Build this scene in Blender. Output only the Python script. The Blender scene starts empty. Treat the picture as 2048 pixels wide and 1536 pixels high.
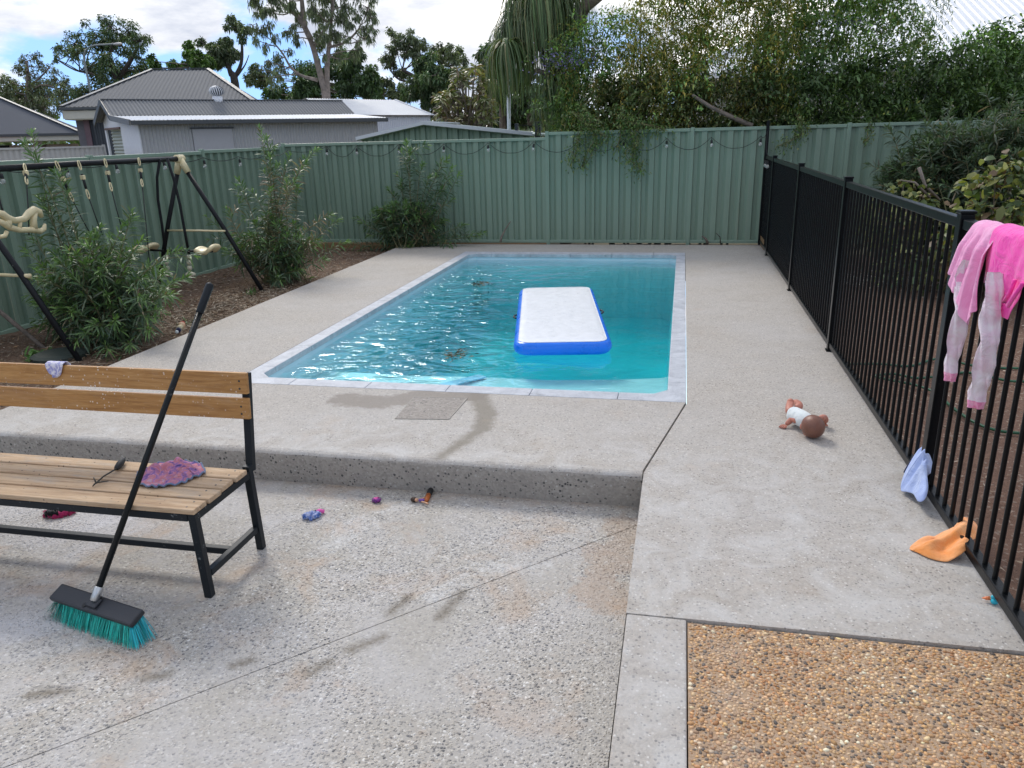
import bpy, math, random
import numpy as np
from mathutils import Vector, Matrix

random.seed(7)
rng = np.random.default_rng(11)
R = math.radians
scene = bpy.context.scene
C = scene.collection

# ------------------------------------------------------------------ camera, sky, sun, exposure
CAM_RIGHT = np.array([0.97773567, 0.20828724, -0.02548297])
CAM_DOWN = np.array([0.04068455, -0.30729914, -0.95074287])
CAM_FWD = np.array([-0.2058585, 0.92853846, -0.3089314])
EYE = np.array([0.0, 0.0, 1.57])
FPX = 1538.0
cam_d = bpy.data.cameras.new("camera")
cam = bpy.data.objects.new("camera", cam_d)
C.objects.link(cam)
mw = Matrix.Identity(4)
for r in range(3):
    mw[r][0] = CAM_RIGHT[r]; mw[r][1] = -CAM_DOWN[r]; mw[r][2] = -CAM_FWD[r]; mw[r][3] = EYE[r]
cam.matrix_world = mw
cam_d.sensor_width = 36.0
cam_d.lens = FPX / 2048 * 36
cam_d.clip_start = 0.05
cam_d.clip_end = 2000
scene.camera = cam

SUN_EL, SUN_AZ = 42.0, 325.0       # azimuth clockwise from +Y
w = bpy.data.worlds.new("World")
scene.world = w
w.use_nodes = True
nt = w.node_tree
nt.nodes.clear()
def wn(t, **k):
    n = nt.nodes.new(t)
    for a, b in k.items(): setattr(n, a, b)
    return n
sky = wn('ShaderNodeTexSky', sky_type='NISHITA', sun_disc=False, sun_elevation=R(SUN_EL), sun_rotation=R(SUN_AZ))
sky.air_density = 1.0; sky.dust_density = 0.0; sky.ozone_density = 3.0
tc = wn('ShaderNodeTexCoord')
mp0 = wn('ShaderNodeMapping'); mp0.inputs['Location'].default_value = (0, 0, 0.30); mp0.inputs['Scale'].default_value = (1, 1, 0.7)
nt.links.new(tc.outputs['Generated'], mp0.inputs['Vector']); nt.links.new(mp0.outputs[0], sky.inputs['Vector'])
mp = wn('ShaderNodeMapping')
mp.inputs['Scale'].default_value = (1.0, 1.0, 2.3)
mp.inputs['Location'].default_value = (8.9, 3.3, 0.7)
nt.links.new(tc.outputs['Generated'], mp.inputs['Vector'])
n1 = wn('ShaderNodeTexNoise'); n1.inputs['Scale'].default_value = 3.1; n1.inputs['Detail'].default_value = 9; n1.inputs['Roughness'].default_value = 0.56
nt.links.new(mp.outputs[0], n1.inputs['Vector'])
r1 = wn('ShaderNodeValToRGB')
r1.color_ramp.elements[0].position = 0.455; r1.color_ramp.elements[1].position = 0.525
nt.links.new(n1.outputs['Fac'], r1.inputs[0])
mp2 = wn('ShaderNodeMapping'); mp2.inputs['Scale'].default_value = (1, 1, 3.2); mp2.inputs['Location'].default_value = (3.1, 1.7, 0.4)
nt.links.new(tc.outputs['Generated'], mp2.inputs['Vector'])
n2 = wn('ShaderNodeTexNoise'); n2.inputs['Scale'].default_value = 5.0; n2.inputs['Detail'].default_value = 7; n2.inputs['Roughness'].default_value = 0.6
nt.links.new(mp2.outputs[0], n2.inputs['Vector'])
r2 = wn('ShaderNodeValToRGB')
e = r2.color_ramp.elements
e[0].position = 0.38; e[0].color = (0.52, 0.56, 0.66, 1)
e[1].position = 0.70; e[1].color = (2.4, 2.28, 2.2, 1)
e_ = r2.color_ramp.elements.new(0.53); e_.color = (0.84, 0.85, 0.88, 1)
nt.links.new(n2.outputs['Fac'], r2.inputs[0])
bg1 = wn('ShaderNodeBackground'); bg1.inputs['Strength'].default_value = 0.15
bg2 = wn('ShaderNodeBackground'); bg2.inputs['Strength'].default_value = 0.93
nt.links.new(sky.outputs[0], bg1.inputs[0]); nt.links.new(r2.outputs[0], bg2.inputs[0])
mx = wn('ShaderNodeMixShader')
nt.links.new(r1.outputs[0], mx.inputs[0]); nt.links.new(bg1.outputs[0], mx.inputs[1]); nt.links.new(bg2.outputs[0], mx.inputs[2])
wo = wn('ShaderNodeOutputWorld'); nt.links.new(mx.outputs[0], wo.inputs[0])

sd = bpy.data.lights.new("sun", 'SUN'); sun = bpy.data.objects.new("sun", sd); C.objects.link(sun)
sd.energy = 1.5; sd.angle = R(16); sd.color = (1.0, 0.94, 0.85)
sv = Vector((math.sin(R(SUN_AZ)) * math.cos(R(SUN_EL)), math.cos(R(SUN_AZ)) * math.cos(R(SUN_EL)), math.sin(R(SUN_EL))))
sun.rotation_euler = sv.to_track_quat('Z', 'Y').to_euler()

scene.view_settings.view_transform = 'Standard'
scene.view_settings.look = 'None'
scene.view_settings.exposure = 0.47
scene.view_settings.gamma = 1.0
scene.view_settings.use_curve_mapping = False
scene.cycles.use_denoising = True
scene.cycles.max_bounces = 10
scene.cycles.transmission_bounces = 8
scene.cycles.transparent_max_bounces = 12
scene.cycles.volume_bounces = 0
scene.cycles.sample_clamp_indirect = 6

# ------------------------------------------------------------------ points from sight lines of the survey
def ray(u, v):
    return CAM_RIGHT * (u - 1024) + CAM_DOWN * (v - 768) + CAM_FWD * FPX
def at(u, v, Y):
    d = ray(u, v); return EYE + d * (Y / d[1])
def atx(u, v, X):
    d = ray(u, v); return EYE + d * (X / d[0])
def atz(u, v, Z):
    d = ray(u, v); return EYE + d * ((Z - 1.57) / d[2])
def atp(u, v, P, n):
    d = ray(u, v); return EYE + d * (((np.array(P) - EYE) @ n) / (d @ n))

# ------------------------------------------------------------------ materials
def lin(r, g, b):
    f = lambda c: (c / 255 / 12.92) if c / 255 <= 0.04045 else ((c / 255 + 0.055) / 1.055) ** 2.4
    return (f(r), f(g), f(b), 1)

class M:
    def __init__(s, name, rough=0.7, col=(0.5, 0.5, 0.5, 1), metal=0.0, spec=0.5):
        s.m = bpy.data.materials.new(name); s.m.use_nodes = True
        s.nt = s.m.node_tree; s.b = s.nt.nodes['Principled BSDF']
        s.out = s.nt.nodes['Material Output']
        s.b.inputs['Roughness'].default_value = rough
        s.b.inputs['Base Color'].default_value = col if len(col) == 4 else (*col, 1)
        s.b.inputs['Metallic'].default_value = metal
        s.b.inputs['Specular IOR Level'].default_value = spec
        s._co = None
    def n(s, t, props=None, **inp):
        nd = s.nt.nodes.new('ShaderNode' + t)
        for a, b in (props or {}).items(): setattr(nd, a, b)
        for a, b in inp.items():
            key = int(a[1:]) if a[0] == '_' and a[1:].isdigit() else a.replace('_', ' ')
            s.set(nd.inputs[key], b)
        return nd
    def set(s, sock, v):
        if isinstance(v, bpy.types.NodeSocket): s.nt.links.new(v, sock)
        elif isinstance(v, bpy.types.Node): s.nt.links.new(v.outputs[0], sock)
        else: sock.default_value = (*v, 1) if sock.type == 'RGBA' and len(v) == 3 else v
    def co(s):
        if s._co is None: s._co = s.n('NewGeometry').outputs['Position']
        return s._co
    def oco(s):
        return s.n('TexCoord').outputs['Object']
    def scaled(s, sc, src=None, rot=(0, 0, 0), loc=(0, 0, 0)):
        return s.n('Mapping', Vector=src or s.co(), Scale=sc, Rotation=rot, Location=loc).outputs[0]
    def noise(s, scale, detail=4, rough=0.55, src=None, dist=0.0):
        return s.n('TexNoise', Vector=src or s.co(), Scale=scale, Detail=detail, Roughness=rough, Distortion=dist).outputs['Fac']
    def vor(s, scale, src=None, feat='F1', rnd=1.0):
        return s.n('TexVoronoi', {'feature': feat}, Vector=src or s.co(), Scale=scale, Randomness=rnd)
    def ramp(s, fac, stops, interp='LINEAR'):
        r = s.n('ValToRGB', Fac=fac); cr = r.color_ramp; cr.interpolation = interp
        while len(cr.elements) < len(stops): cr.elements.new(0.5)
        for el, (p, c) in zip(cr.elements, stops):
            el.position = p
            el.color = c if isinstance(c, tuple) and len(c) == 4 else ((*c, 1) if isinstance(c, tuple) else (c, c, c, 1))
        return r.outputs[0]
    def mix(s, f, a, b, mode='MIX'):
        nd = s.n('Mix', {'data_type': 'RGBA', 'blend_type': mode})
        s.set(nd.inputs[0], f); s.set(nd.inputs[6], a); s.set(nd.inputs[7], b)
        return nd.outputs[2]
    def math(s, op, a, b=0.0, c=None):
        nd = s.n('Math', {'operation': op}); s.set(nd.inputs[0], a); s.set(nd.inputs[1], b)
        if c is not None: s.set(nd.inputs[2], c)
        return nd.outputs[0]
    def sep(s, v):
        return s.n('SeparateXYZ', Vector=v).outputs
    def bump(s, h, dist=0.01, strength=1.0, normal=None):
        nd = s.n('Bump', Height=h, Distance=dist, Strength=strength)
        if normal is not None: s.set(nd.inputs['Normal'], normal)
        s.set(s.b.inputs['Normal'], nd.outputs[0]); return nd.outputs[0]
    def color(s, c): s.set(s.b.inputs['Base Color'], c)
    def capsule(s, pts, widths, wob=None):
        """1 inside a chain of segments on the ground plane, 0 outside, ragged edge"""
        x, y, z = s.sep(s.co())
        best = None
        for (a, b, wd) in zip(pts[:-1], pts[1:], widths):
            dx, dy = b[0] - a[0], b[1] - a[1]; L2 = dx * dx + dy * dy
            px = s.math('SUBTRACT', x, a[0]); py = s.math('SUBTRACT', y, a[1])
            t = s.math('ADD', s.math('MULTIPLY', px, dx / L2), s.math('MULTIPLY', py, dy / L2))
            cl = s.n('Clamp', Value=t).outputs[0]
            ex = s.math('SUBTRACT', px, s.math('MULTIPLY', cl, dx)); ey = s.math('SUBTRACT', py, s.math('MULTIPLY', cl, dy))
            d = s.math('SQRT', s.math('ADD', s.math('MULTIPLY', ex, ex), s.math('MULTIPLY', ey, ey)))
            d = s.math('SUBTRACT', d, wd)
            best = d if best is None else s.math('MINIMUM', best, d)
        if wob is not None: best = s.math('ADD', best, wob)
        return s.n('MapRange', Value=best, From_Min=0.025, From_Max=-0.025).outputs[0]

def plain(name, col, rough=0.6, var=0.12, scale=8.0, metal=0.0, spec=0.5, bump=0.0, bscale=60):
    m = M(name, rough, col, metal, spec)
    c2 = tuple(max(0, c * (1 - var)) for c in col[:3]); c3 = tuple(min(1, c * (1 + var)) for c in col[:3])
    f = m.noise(scale, 5, 0.6)
    m.color(m.ramp(f, [(0.3, c2), (0.7, c3)]))
    rr = m.n('MapRange', Value=f, From_Min=0.3, From_Max=0.7, To_Min=max(0.03, rough - 0.08), To_Max=min(1, rough + 0.1))
    m.set(m.b.inputs['Roughness'], rr.outputs[0])
    if bump: m.bump(m.noise(bscale, 3), bump)
    return m.m

def aggregate(m, base, scale, darkf, lightf, cdark=(0.10, 0.10, 0.10), clight=(0.72, 0.70, 0.66), spread=0.10, jig=1.0):
    v = m.vor(scale)
    rnd = m.n('SeparateColor', Color=v.outputs['Color']).outputs
    b1 = tuple(c * (1 - spread) for c in base); b2 = tuple(c * (1 + spread) for c in base)
    body = m.ramp(rnd[1], [(0.0, b1), (0.45, base), (1.0, b2)])
    isd = m.math('LESS_THAN', rnd[0], darkf); isl = m.math('GREATER_THAN', rnd[0], 1 - lightf)
    core = m.math('LESS_THAN', v.outputs['Distance'], m.math('MULTIPLY_ADD', rnd[2], 0.34 * jig, 0.22))
    c = m.mix(m.math('MULTIPLY', isd, core), body, cdark)
    c = m.mix(m.math('MULTIPLY', isl, core), c, clight)
    return c, v, rnd

def mat_deck():
    m = M("honed_exposed_aggregate_concrete", 0.78)
    base = (0.425, 0.385, 0.335)
    c, v, rnd = aggregate(m, base, 118, 0.17, 0.10, (0.055, 0.052, 0.05), (0.74, 0.72, 0.68), 0.22)
    c2, v2, _ = aggregate(m, base, 62, 0.05, 0.02, (0.09, 0.085, 0.08), (0.75, 0.73, 0.68), 0.08)
    c = m.mix(0.28, c, c2)
    c = m.mix(m.ramp(m.noise(260, 2, 0.8), [(0.40, 0.0), (0.62, 0.30)]), c, (0.27, 0.25, 0.225, 1))
    big = m.noise(0.9, 5, 0.6); mid = m.noise(3.5, 6, 0.62, dist=0.4)
    c = m.mix(m.ramp(big, [(0.3, 0.0), (0.75, 0.38)]), c, (0.50, 0.50, 0.51, 1))
    c = m.mix(m.ramp(mid, [(0.50, 0.0), (0.78, 0.5)]), c, (0.34, 0.30, 0.26, 1))
    # pale bloom of cement near the step and coping
    x, y, z = m.sep(m.co())
    near = m.n('MapRange', Value=y, From_Min=4.3, From_Max=3.5).outputs[0]
    bloom = m.ramp(m.noise(5.0, 7, 0.68, dist=1.0), [(0.42, 0.0), (0.68, 1.0)])
    c = m.mix(m.math('MULTIPLY', m.math('MULTIPLY', near, bloom), 0.55), c, (0.60, 0.60, 0.59, 1))
    # water run-off tracks from the coping to the step edge
    wob = m.math('MULTIPLY', m.math('SUBTRACT', m.noise(14, 5, 0.65), 0.5), 0.09)
    p = [atz(*q, 0)[:2] for q in [(955, 792), (975, 830), (962, 858), (925, 885), (882, 912)]]
    k = m.capsule(p, [0.06, 0.055, 0.04, 0.035], wob)
    p2 = [atz(*q, 0)[:2] for q in [(690, 800), (760, 806), (850, 790), (950, 792)]]
    wob2 = m.math('MULTIPLY', m.math('SUBTRACT', m.noise(7, 6, 0.7), 0.42), 0.28)
    k2 = m.capsule(p2, [0.13, 0.12, 0.10], wob2)
    c = m.mix(m.math('MULTIPLY', k, 0.75), c, (0.20, 0.175, 0.135, 1))
    c = m.mix(m.math('MULTIPLY', k2, 0.75), c, (0.23, 0.20, 0.17, 1))
    # orange dirt near the right-hand fence and the step corner
    c = m.mix(m.ramp(m.noise(2.2, 5, 0.7), [(0.58, 0.0), (0.8, 0.38)]), c, (0.44, 0.33, 0.23, 1))
    m.color(c)
    h = m.math('ADD', m.math('MULTIPLY', v.outputs['Distance'], -0.6), m.noise(160, 2))
    m.bump(h, 0.0016)
    return m.m

def mat_lower():
    m = M("coarse_washed_pebble_concrete", 0.82)
    warp = m.n('VectorMath', {'operation': 'ADD'}, _0=m.co(), _1=m.n('VectorMath', {'operation': 'SCALE'}, _0=m.n('TexNoise', Vector=m.co(), Scale=60.0).outputs['Color'], Scale=0.011).outputs[0]).outputs[0]
    v = m.vor(104, src=warp)
    rnd = m.n('SeparateColor', Color=v.outputs['Color']).outputs
    stone = m.ramp(rnd[0], [(0.0, (0.13, 0.13, 0.135)), (0.09, (0.22, 0.215, 0.21)), (0.17, (0.38, 0.355, 0.32)), (0.62, (0.49, 0.455, 0.40)), (0.86, (0.575, 0.54, 0.48)), (0.94, (0.68, 0.66, 0.62)), (1.0, (0.76, 0.74, 0.70))])
    edge = m.ramp(v.outputs['Distance'], [(0.50, 1.0), (0.72, 0.0)])
    mortar = m.mix(m.noise(35, 3), (0.345, 0.322, 0.29, 1), (0.44, 0.415, 0.375, 1))
    expo = m.ramp(m.noise(1.3, 6, 0.65, dist=0.6), [(0.36, 0.3), (0.56, 1.0)])
    c = m.mix(m.math('MULTIPLY', edge, expo), mortar, stone)
    x, y, z = m.sep(m.co())
    # pale slurry haze, stronger towards the left foreground
    lf = m.n('MapRange', Value=x, From_Min=-0.6, From_Max=-2.6).outputs[0]
    hz = m.ramp(m.noise(1.7, 7, 0.68, dist=0.8), [(0.40, 0.0), (0.70, 1.0)])
    c = m.mix(m.math('MULTIPLY', hz, m.math('MULTIPLY_ADD', lf, 0.45, 0.25)), c, (0.62, 0.62, 0.66, 1))
    wobc = m.math('MULTIPLY', m.math('SUBTRACT', m.noise(4, 6, 0.75), 0.5), 0.9)
    kc = m.capsule([(-0.2, 3.35), (-0.25, 2.7)], [0.12], wobc)
    c = m.mix(m.math('MULTIPLY', kc, m.math('MULTIPLY', m.noise(16, 4, 0.7), 0.75)), c, (0.40, 0.27, 0.18, 1))
    kr = m.capsule([(-9, 3.44), (-0.14, 3.44)], [0.03], m.math('MULTIPLY', m.math('SUBTRACT', m.noise(11, 5, 0.7), 0.5), 0.12))
    c = m.mix(m.math('MULTIPLY', kr, 0.45), c, (0.26, 0.22, 0.18, 1))
    # white splashes
    wob = m.math('MULTIPLY', m.math('SUBTRACT', m.noise(8, 6, 0.75), 0.5), 0.5)
    sp = m.capsule([atz(*q, -.18)[:2] for q in [(860, 1185), (950, 1140), (1090, 1125)]], [0.03, 0.03], wob)
    sp2 = m.capsule([atz(*q, -.18)[:2] for q in [(660, 1085), (720, 1050), (800, 1010)]], [0.05, 0.03], wob)
    c = m.mix(m.math('MULTIPLY', m.math('MULTIPLY', m.math('MAXIMUM', sp, sp2), m.ramp(m.noise(22, 6, 0.75), [(0.35, 0.0), (0.65, 1.0)])), 0.6), c, (0.68, 0.68, 0.67, 1))
    # rust and soil tints
    c = m.mix(m.ramp(m.noise(2.6, 6, 0.7, dist=0.5), [(0.52, 0.0), (0.72, 0.6)]), c, (0.46, 0.32, 0.21, 1))
    # dull green-brown drips
    dr = None
    for a, b in [((780, 1225), (815, 1195)), ((700, 1300), (765, 1275)), ((620, 1345), (655, 1325)), ((880, 1235), (925, 1185)), ((290, 1358), (330, 1350)), ((60, 1390), (135, 1382)), ((470, 1330), (500, 1322))]:
        d = m.capsule([atz(*a, -.18)[:2], atz(*b, -.18)[:2]], [0.016], m.math('MULTIPLY', m.math('SUBTRACT', m.noise(45, 4, 0.7), 0.5), 0.07))
        dr = d if dr is None else m.math('MAXIMUM', dr, d)
    c = m.mix(m.math('MULTIPLY', dr, 0.85), c, (0.15, 0.125, 0.09, 1))
    # fine cement film by the foreground-left corner joint
    m.color(c)
    hh = m.math('MULTIPLY', m.math('MULTIPLY', m.ramp(v.outputs['Distance'], [(0.0, 1.0), (0.6, 0.0)], 'EASE'), expo), m.math('MULTIPLY_ADD', rnd[2], 0.8, 0.5))
    m.bump(hh, 0.005)
    return m.m

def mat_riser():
    m = M("shade_darkened_riser_concrete", 0.85)  # concrete coloured darker than the deck: the riser's shade is in the colour
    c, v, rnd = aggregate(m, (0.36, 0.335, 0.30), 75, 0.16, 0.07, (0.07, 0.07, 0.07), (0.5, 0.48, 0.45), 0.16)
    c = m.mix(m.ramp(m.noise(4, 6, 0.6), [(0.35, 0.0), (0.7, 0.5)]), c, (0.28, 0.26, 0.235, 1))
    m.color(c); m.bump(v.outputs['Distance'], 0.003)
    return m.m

def mat_pebblebed():
    m = M("tan_mortar_between_pebbles", 0.9)
    c = m.mix(m.noise(3, 5, 0.6), (0.34, 0.21, 0.115, 1), (0.44, 0.30, 0.18, 1))
    c = m.mix(m.ramp(m.noise(140, 2), [(0.35, 0.0), (0.7, 1.0)]), c, (0.44, 0.33, 0.24, 1))
    m.color(c); m.bump(m.noise(220, 3), 0.002)
    return m.m

def attr_mat(name, rough=0.5, spec=0.4, trans=0.0, bump=0.0, bscale=200):
    m = M(name, rough, spec=spec)
    a = m.n('Attribute', {'attribute_name': 'tint'}).outputs['Color']
    if trans: a = m.mix(1.0, a, (1.55, 1.55, 1.55, 1), 'MULTIPLY')
    m.color(a)
    if bump: m.bump(m.noise(bscale, 2), bump)
    if trans:
        t = m.n('BsdfTranslucent', Color=m.mix(1.0, a, (0.9, 1.0, 0.35, 1), 'MULTIPLY'))
        mxs = m.n('MixShader', Fac=trans)
        m.nt.links.new(m.b.outputs[0], mxs.inputs[1]); m.nt.links.new(t.outputs[0], mxs.inputs[2])
        m.nt.links.new(mxs.outputs[0], m.out.inputs[0])
    return m.m

def mat_dirt(name, a, b, cc):
    m = M(name, 0.95)
    c = m.mix(m.ramp(m.noise(1.8, 7, 0.65), [(0.3, 0.0), (0.7, 1.0)]), a, b)
    v = m.vor(70); rn = m.n('SeparateColor', Color=v.outputs['Color']).outputs
    c = m.mix(m.math('MULTIPLY', m.math('GREATER_THAN', rn[0], 0.9), 0.7), c, cc)
    c = m.mix(m.ramp(m.noise(40, 4, 0.7), [(0.4, 0.0), (0.75, 0.6)]), c, tuple(q * 0.55 for q in a[:3]) + (1,))
    m.color(c); m.bump(m.noise(30, 8, 0.72), 0.02)
    return m.m

def mat_wood(name, c1, c2, c3, speck=(0.8, 0.74, 0.65, 1), speckf=0.03, rough=0.55, streak=(0.7, 0.65, 0.55, 1), streakf=0.2):
    m = M(name, rough, spec=0.35)
    pos = m.scaled((1.6, 26, 26))
    g = m.noise(2.2, 8, 0.65, src=pos, dist=0.8)
    c = m.ramp(g, [(0.25, c1), (0.5, c2), (0.75, c3)])
    gr = m.noise(9.0, 4, 0.6, src=m.scaled((2.2, 70, 70)))
    c = m.mix(m.ramp(gr, [(0.5, 0.0), (0.72, 0.55)]), c, c1 + (1,))
    c = m.mix(m.ramp(m.noise(3.0, 7, 0.7, src=m.scaled((1.0, 5, 5)), dist=1), [(0.52, 0.0), (0.75, streakf)]), c, streak)
    v = m.vor(85); rn = m.n('SeparateColor', Color=v.outputs['Color']).outputs
    sp = m.math('MULTIPLY', m.math('LESS_THAN', rn[0], speckf), m.math('LESS_THAN', v.outputs['Distance'], 0.32))
    patch = m.ramp(m.noise(3.3, 5), [(0.42, 0.1), (0.6, 1.0)])
    c = m.mix(m.math('MULTIPLY', sp, patch), c, speck)
    m.color(c); m.bump(gr, 0.0012)
    return m.m

def mat_paintmetal(name, col, chip=(0.42, 0.42, 0.40, 1), chipf=0.12, rough=0.38):
    m = M(name, rough, spec=0.2)
    c = m.mix(m.noise(12, 4), tuple(x * 0.8 for x in col) + (1,), tuple(x * 1.25 for x in col) + (1,))
    f = m.math('MULTIPLY', m.ramp(m.noise(38, 6, 0.75), [(0.62, 0.0), (0.70, 1.0)]), m.ramp(m.noise(5, 3), [(0.45, 0.0), (0.62, 1.0)]))
    c = m.mix(m.math('MULTIPLY', f, chipf * 4), c, chip)
    m.color(c); m.bump(m.noise(90, 3), 0.0006)
    return m.m

def mat_steel(name, col, rough=0.45, dirt=(0.3, 0.3, 0.28, 1), dirtf=0.2, vert=True):
    m = M(name, rough, spec=0.5)
    st = m.noise(3.0, 6, 0.65, src=m.scaled((9, 9, 0.6) if vert else (1, 1, 1)))
    c = m.mix(m.noise(0.7, 3), tuple(x * 0.93 for x in col) + (1,), tuple(min(1, x * 1.07) for x in col) + (1,))
    c = m.mix(m.ramp(st, [(0.5, 0.0), (0.8, dirtf)]), c, dirt)
    m.color(c)
    if 'green_steel_fence' in name:
        z = m.sep(m.co())[2]; low = m.n('MapRange', Value=z, From_Min=0.32, From_Max=-0.05).outputs[0]
        c = m.mix(m.math('MULTIPLY', low, m.ramp(m.noise(7, 6, 0.7), [(0.35, 0.0), (0.7, 0.6)])), c, (0.26, 0.22, 0.16, 1))
        c = m.mix(m.ramp(m.noise(1.1, 4, 0.6), [(0.45, 0.0), (0.75, 0.35)]), c, (0.26, 0.33, 0.28, 1))
    rr = m.n('MapRange', Value=st, To_Min=rough - 0.08, To_Max=rough + 0.15); m.set(m.b.inputs['Roughness'], rr.outputs[0])
    return m.m

def mat_cloth(name, col, col2=None, scale=14, rough=0.9, weave=900, sheen=0.3, trans=0.15):
    m = M(name, rough, spec=0.2)
    c2 = col2 or tuple(x * 0.8 for x in col)
    c = m.mix(m.ramp(m.noise(scale, 4, 0.55), [(0.38, 0.0), (0.62, 1.0)]), (*col, 1), (*c2, 1))
    m.color(c); wb = m.bump(m.noise(weave * 0.4, 2), 0.0008); m.bump(m.noise(13, 3, 0.5, dist=2.2), 0.012, 0.7, wb)
    m.b.inputs['Sheen Weight'].default_value = sheen
    return m.m

MT = {}
MT['deck'] = mat_deck(); MT['lower'] = mat_lower(); MT['riser'] = mat_riser(); MT['pebblebed'] = mat_pebblebed()
MT['pebble'] = attr_mat("water_worn_pebbles", 0.62, 0.35)
MT['leaf'] = attr_mat("green_leaves", 0.42, 0.45, 0.28)
MT['litter'] = attr_mat("dry_leaf_litter", 0.8, 0.2)
MT['dirt'] = mat_dirt("brown_garden_soil", (0.13, 0.075, 0.045, 1), (0.19, 0.12, 0.08, 1), (0.32, 0.25, 0.18, 1))
MT['reddirt'] = mat_dirt("reddish_brown_bare_earth", (0.16, 0.085, 0.055, 1), (0.22, 0.13, 0.09, 1), (0.36, 0.28, 0.22, 1))
MT['ground'] = mat_dirt("dry_grassy_ground", (0.12, 0.11, 0.06, 1), (0.18, 0.15, 0.09, 1), (0.28, 0.24, 0.15, 1))
MT['bark'] = plain("grey_brown_bark", (0.17, 0.14, 0.115, 1), 0.9, 0.45, 14, bump=0.01, bscale=35)
MT['barkdark'] = plain("dark_bark", (0.06, 0.05, 0.042, 1), 0.9, 0.4, 14, bump=0.01, bscale=35)
MT['barkgum'] = plain("pale_gum_bark", (0.24, 0.20, 0.17, 1), 0.8, 0.4, 5)
MT['stem'] = plain("green_brown_stem", (0.16, 0.15, 0.07, 1), 0.7, 0.4, 20)
MT['fence'] = mat_steel("grey_green_steel_fence", (0.205, 0.292, 0.222), 0.42, (0.24, 0.26, 0.20, 1), 0.30)
MT['fencerail'] = mat_steel("grey_green_steel_rail", (0.225, 0.32, 0.245), 0.4, (0.3, 0.3, 0.22, 1), 0.2, False)
MT['beigefence'] = mat_steel("pale_beige_steel_fence", (0.52, 0.51, 0.49), 0.5, (0.35, 0.33, 0.3, 1), 0.25)
MT['black'] = mat_paintmetal("black_satin_powder_coat", (0.005, 0.006, 0.007), (0.10, 0.10, 0.10, 1), 0.04, 0.30)
MT['benchmetal'] = mat_paintmetal("worn_black_bench_paint", (0.014, 0.018, 0.022), (0.36, 0.38, 0.38, 1), 0.22, 0.45)
MT['swingmetal'] = mat_paintmetal("black_swing_tube", (0.013, 0.014, 0.016), (0.30, 0.30, 0.29, 1), 0.12, 0.5)
MT['cream'] = plain("cream_moulded_plastic", (0.70, 0.60, 0.36, 1), 0.45, 0.14, 9)
MT['paleplastic'] = plain("faded_pale_plastic", (0.58, 0.56, 0.42, 1), 0.5, 0.14, 9)
MT['backwood'] = mat_wood("oiled_orange_brown_timber", (0.26, 0.115, 0.035), (0.46, 0.235, 0.075), (0.60, 0.35, 0.14), speckf=0.16, rough=0.45, streak=(0.50, 0.36, 0.24, 1), streakf=0.35)
MT['seatwood'] = mat_wood("weathered_pale_tan_timber", (0.30, 0.185, 0.11), (0.52, 0.37, 0.235), (0.66, 0.51, 0.355), (0.10, 0.07, 0.05, 1), 0.05, 0.78, (0.36, 0.33, 0.29, 1), 0.85)
MT['sleeper'] = mat_wood("treated_pine_sleeper", (0.16, 0.09, 0.04), (0.26, 0.16, 0.08), (0.34, 0.22, 0.12))
MT['screw'] = plain("dull_screw_steel", (0.08, 0.08, 0.08, 1), 0.5, 0.2, 50, metal=0.6)
MT['chrome'] = plain("satin_steel_collar", (0.55, 0.57, 0.58, 1), 0.3, 0.1, 30, metal=0.9)
MT['broomplastic'] = plain("dark_grey_broom_plastic", (0.022, 0.024, 0.030, 1), 0.42, 0.2, 30, bump=0.0006, bscale=200)
MT['bristle'] = attr_mat("teal_bristles", 0.4, 0.5)
MT['bluevinyl'] = plain("bright_blue_vinyl", (0.004, 0.18, 0.85, 1), 0.28, 0.06, 5)
MT['whitevinyl'] = plain("white_vinyl_top", (0.80, 0.82, 0.85, 1), 0.35, 0.035, 22, bump=0.004, bscale=9)
MT['shell'] = plain("pale_blue_fibreglass_pool_shell", (0.60, 0.85, 0.89, 1), 0.35, 0.05, 2)
MT['shellrim'] = plain("white_blue_shell_rim", (0.60, 0.74, 0.82, 1), 0.35, 0.06, 3)
MT['pink'] = mat_cloth("baby_pink_jersey", (0.86, 0.33, 0.58), (0.90, 0.42, 0.66), 9)
MT['whitepink'] = mat_cloth("white_pink_tinted_jersey", (0.82, 0.74, 0.79), (0.80, 0.62, 0.72), 26)
MT['hotpink'] = mat_cloth("neon_pink_lycra", (0.95, 0.055, 0.42), (1.0, 0.08, 0.5), 6, 0.5)
MT['cuffpink'] = mat_cloth("pink_cuff_trim", (0.85, 0.25, 0.48), (0.92, 0.45, 0.62), 60)
MT['bluecloth'] = mat_cloth("pale_blue_cloth", (0.36, 0.46, 0.78), (0.50, 0.60, 0.86), 12)
MT['navy'] = mat_cloth("navy_trim", (0.012, 0.016, 0.06), None, 20)
MT['orangecloth'] = mat_cloth("faded_orange_terry", (0.90, 0.33, 0.09), (0.92, 0.45, 0.20), 9, 0.95, 500)
MT['skin'] = plain("doll_vinyl_skin", (0.50, 0.20, 0.14, 1), 0.45, 0.1, 20)
MT['dollhead'] = plain("brown_moulded_doll_hair", (0.20, 0.085, 0.055, 1), 0.38, 0.12, 25, bump=0.0015, bscale=120)
MT['dollcloth'] = mat_cloth("doll_white_body_cloth", (0.70, 0.76, 0.76), (0.76, 0.80, 0.80), 30)
MT['bulb'] = M("clear_bulb_glass", 0.05, (0.9, 0.9, 0.88, 1)).m
MT['bulb'].node_tree.nodes['Principled BSDF'].inputs['Transmission Weight'].default_value = 0.75
MT['rubber'] = plain("black_rubber", (0.012, 0.013, 0.014, 1), 0.6, 0.2, 30)
MT['brick'] = None

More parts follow.
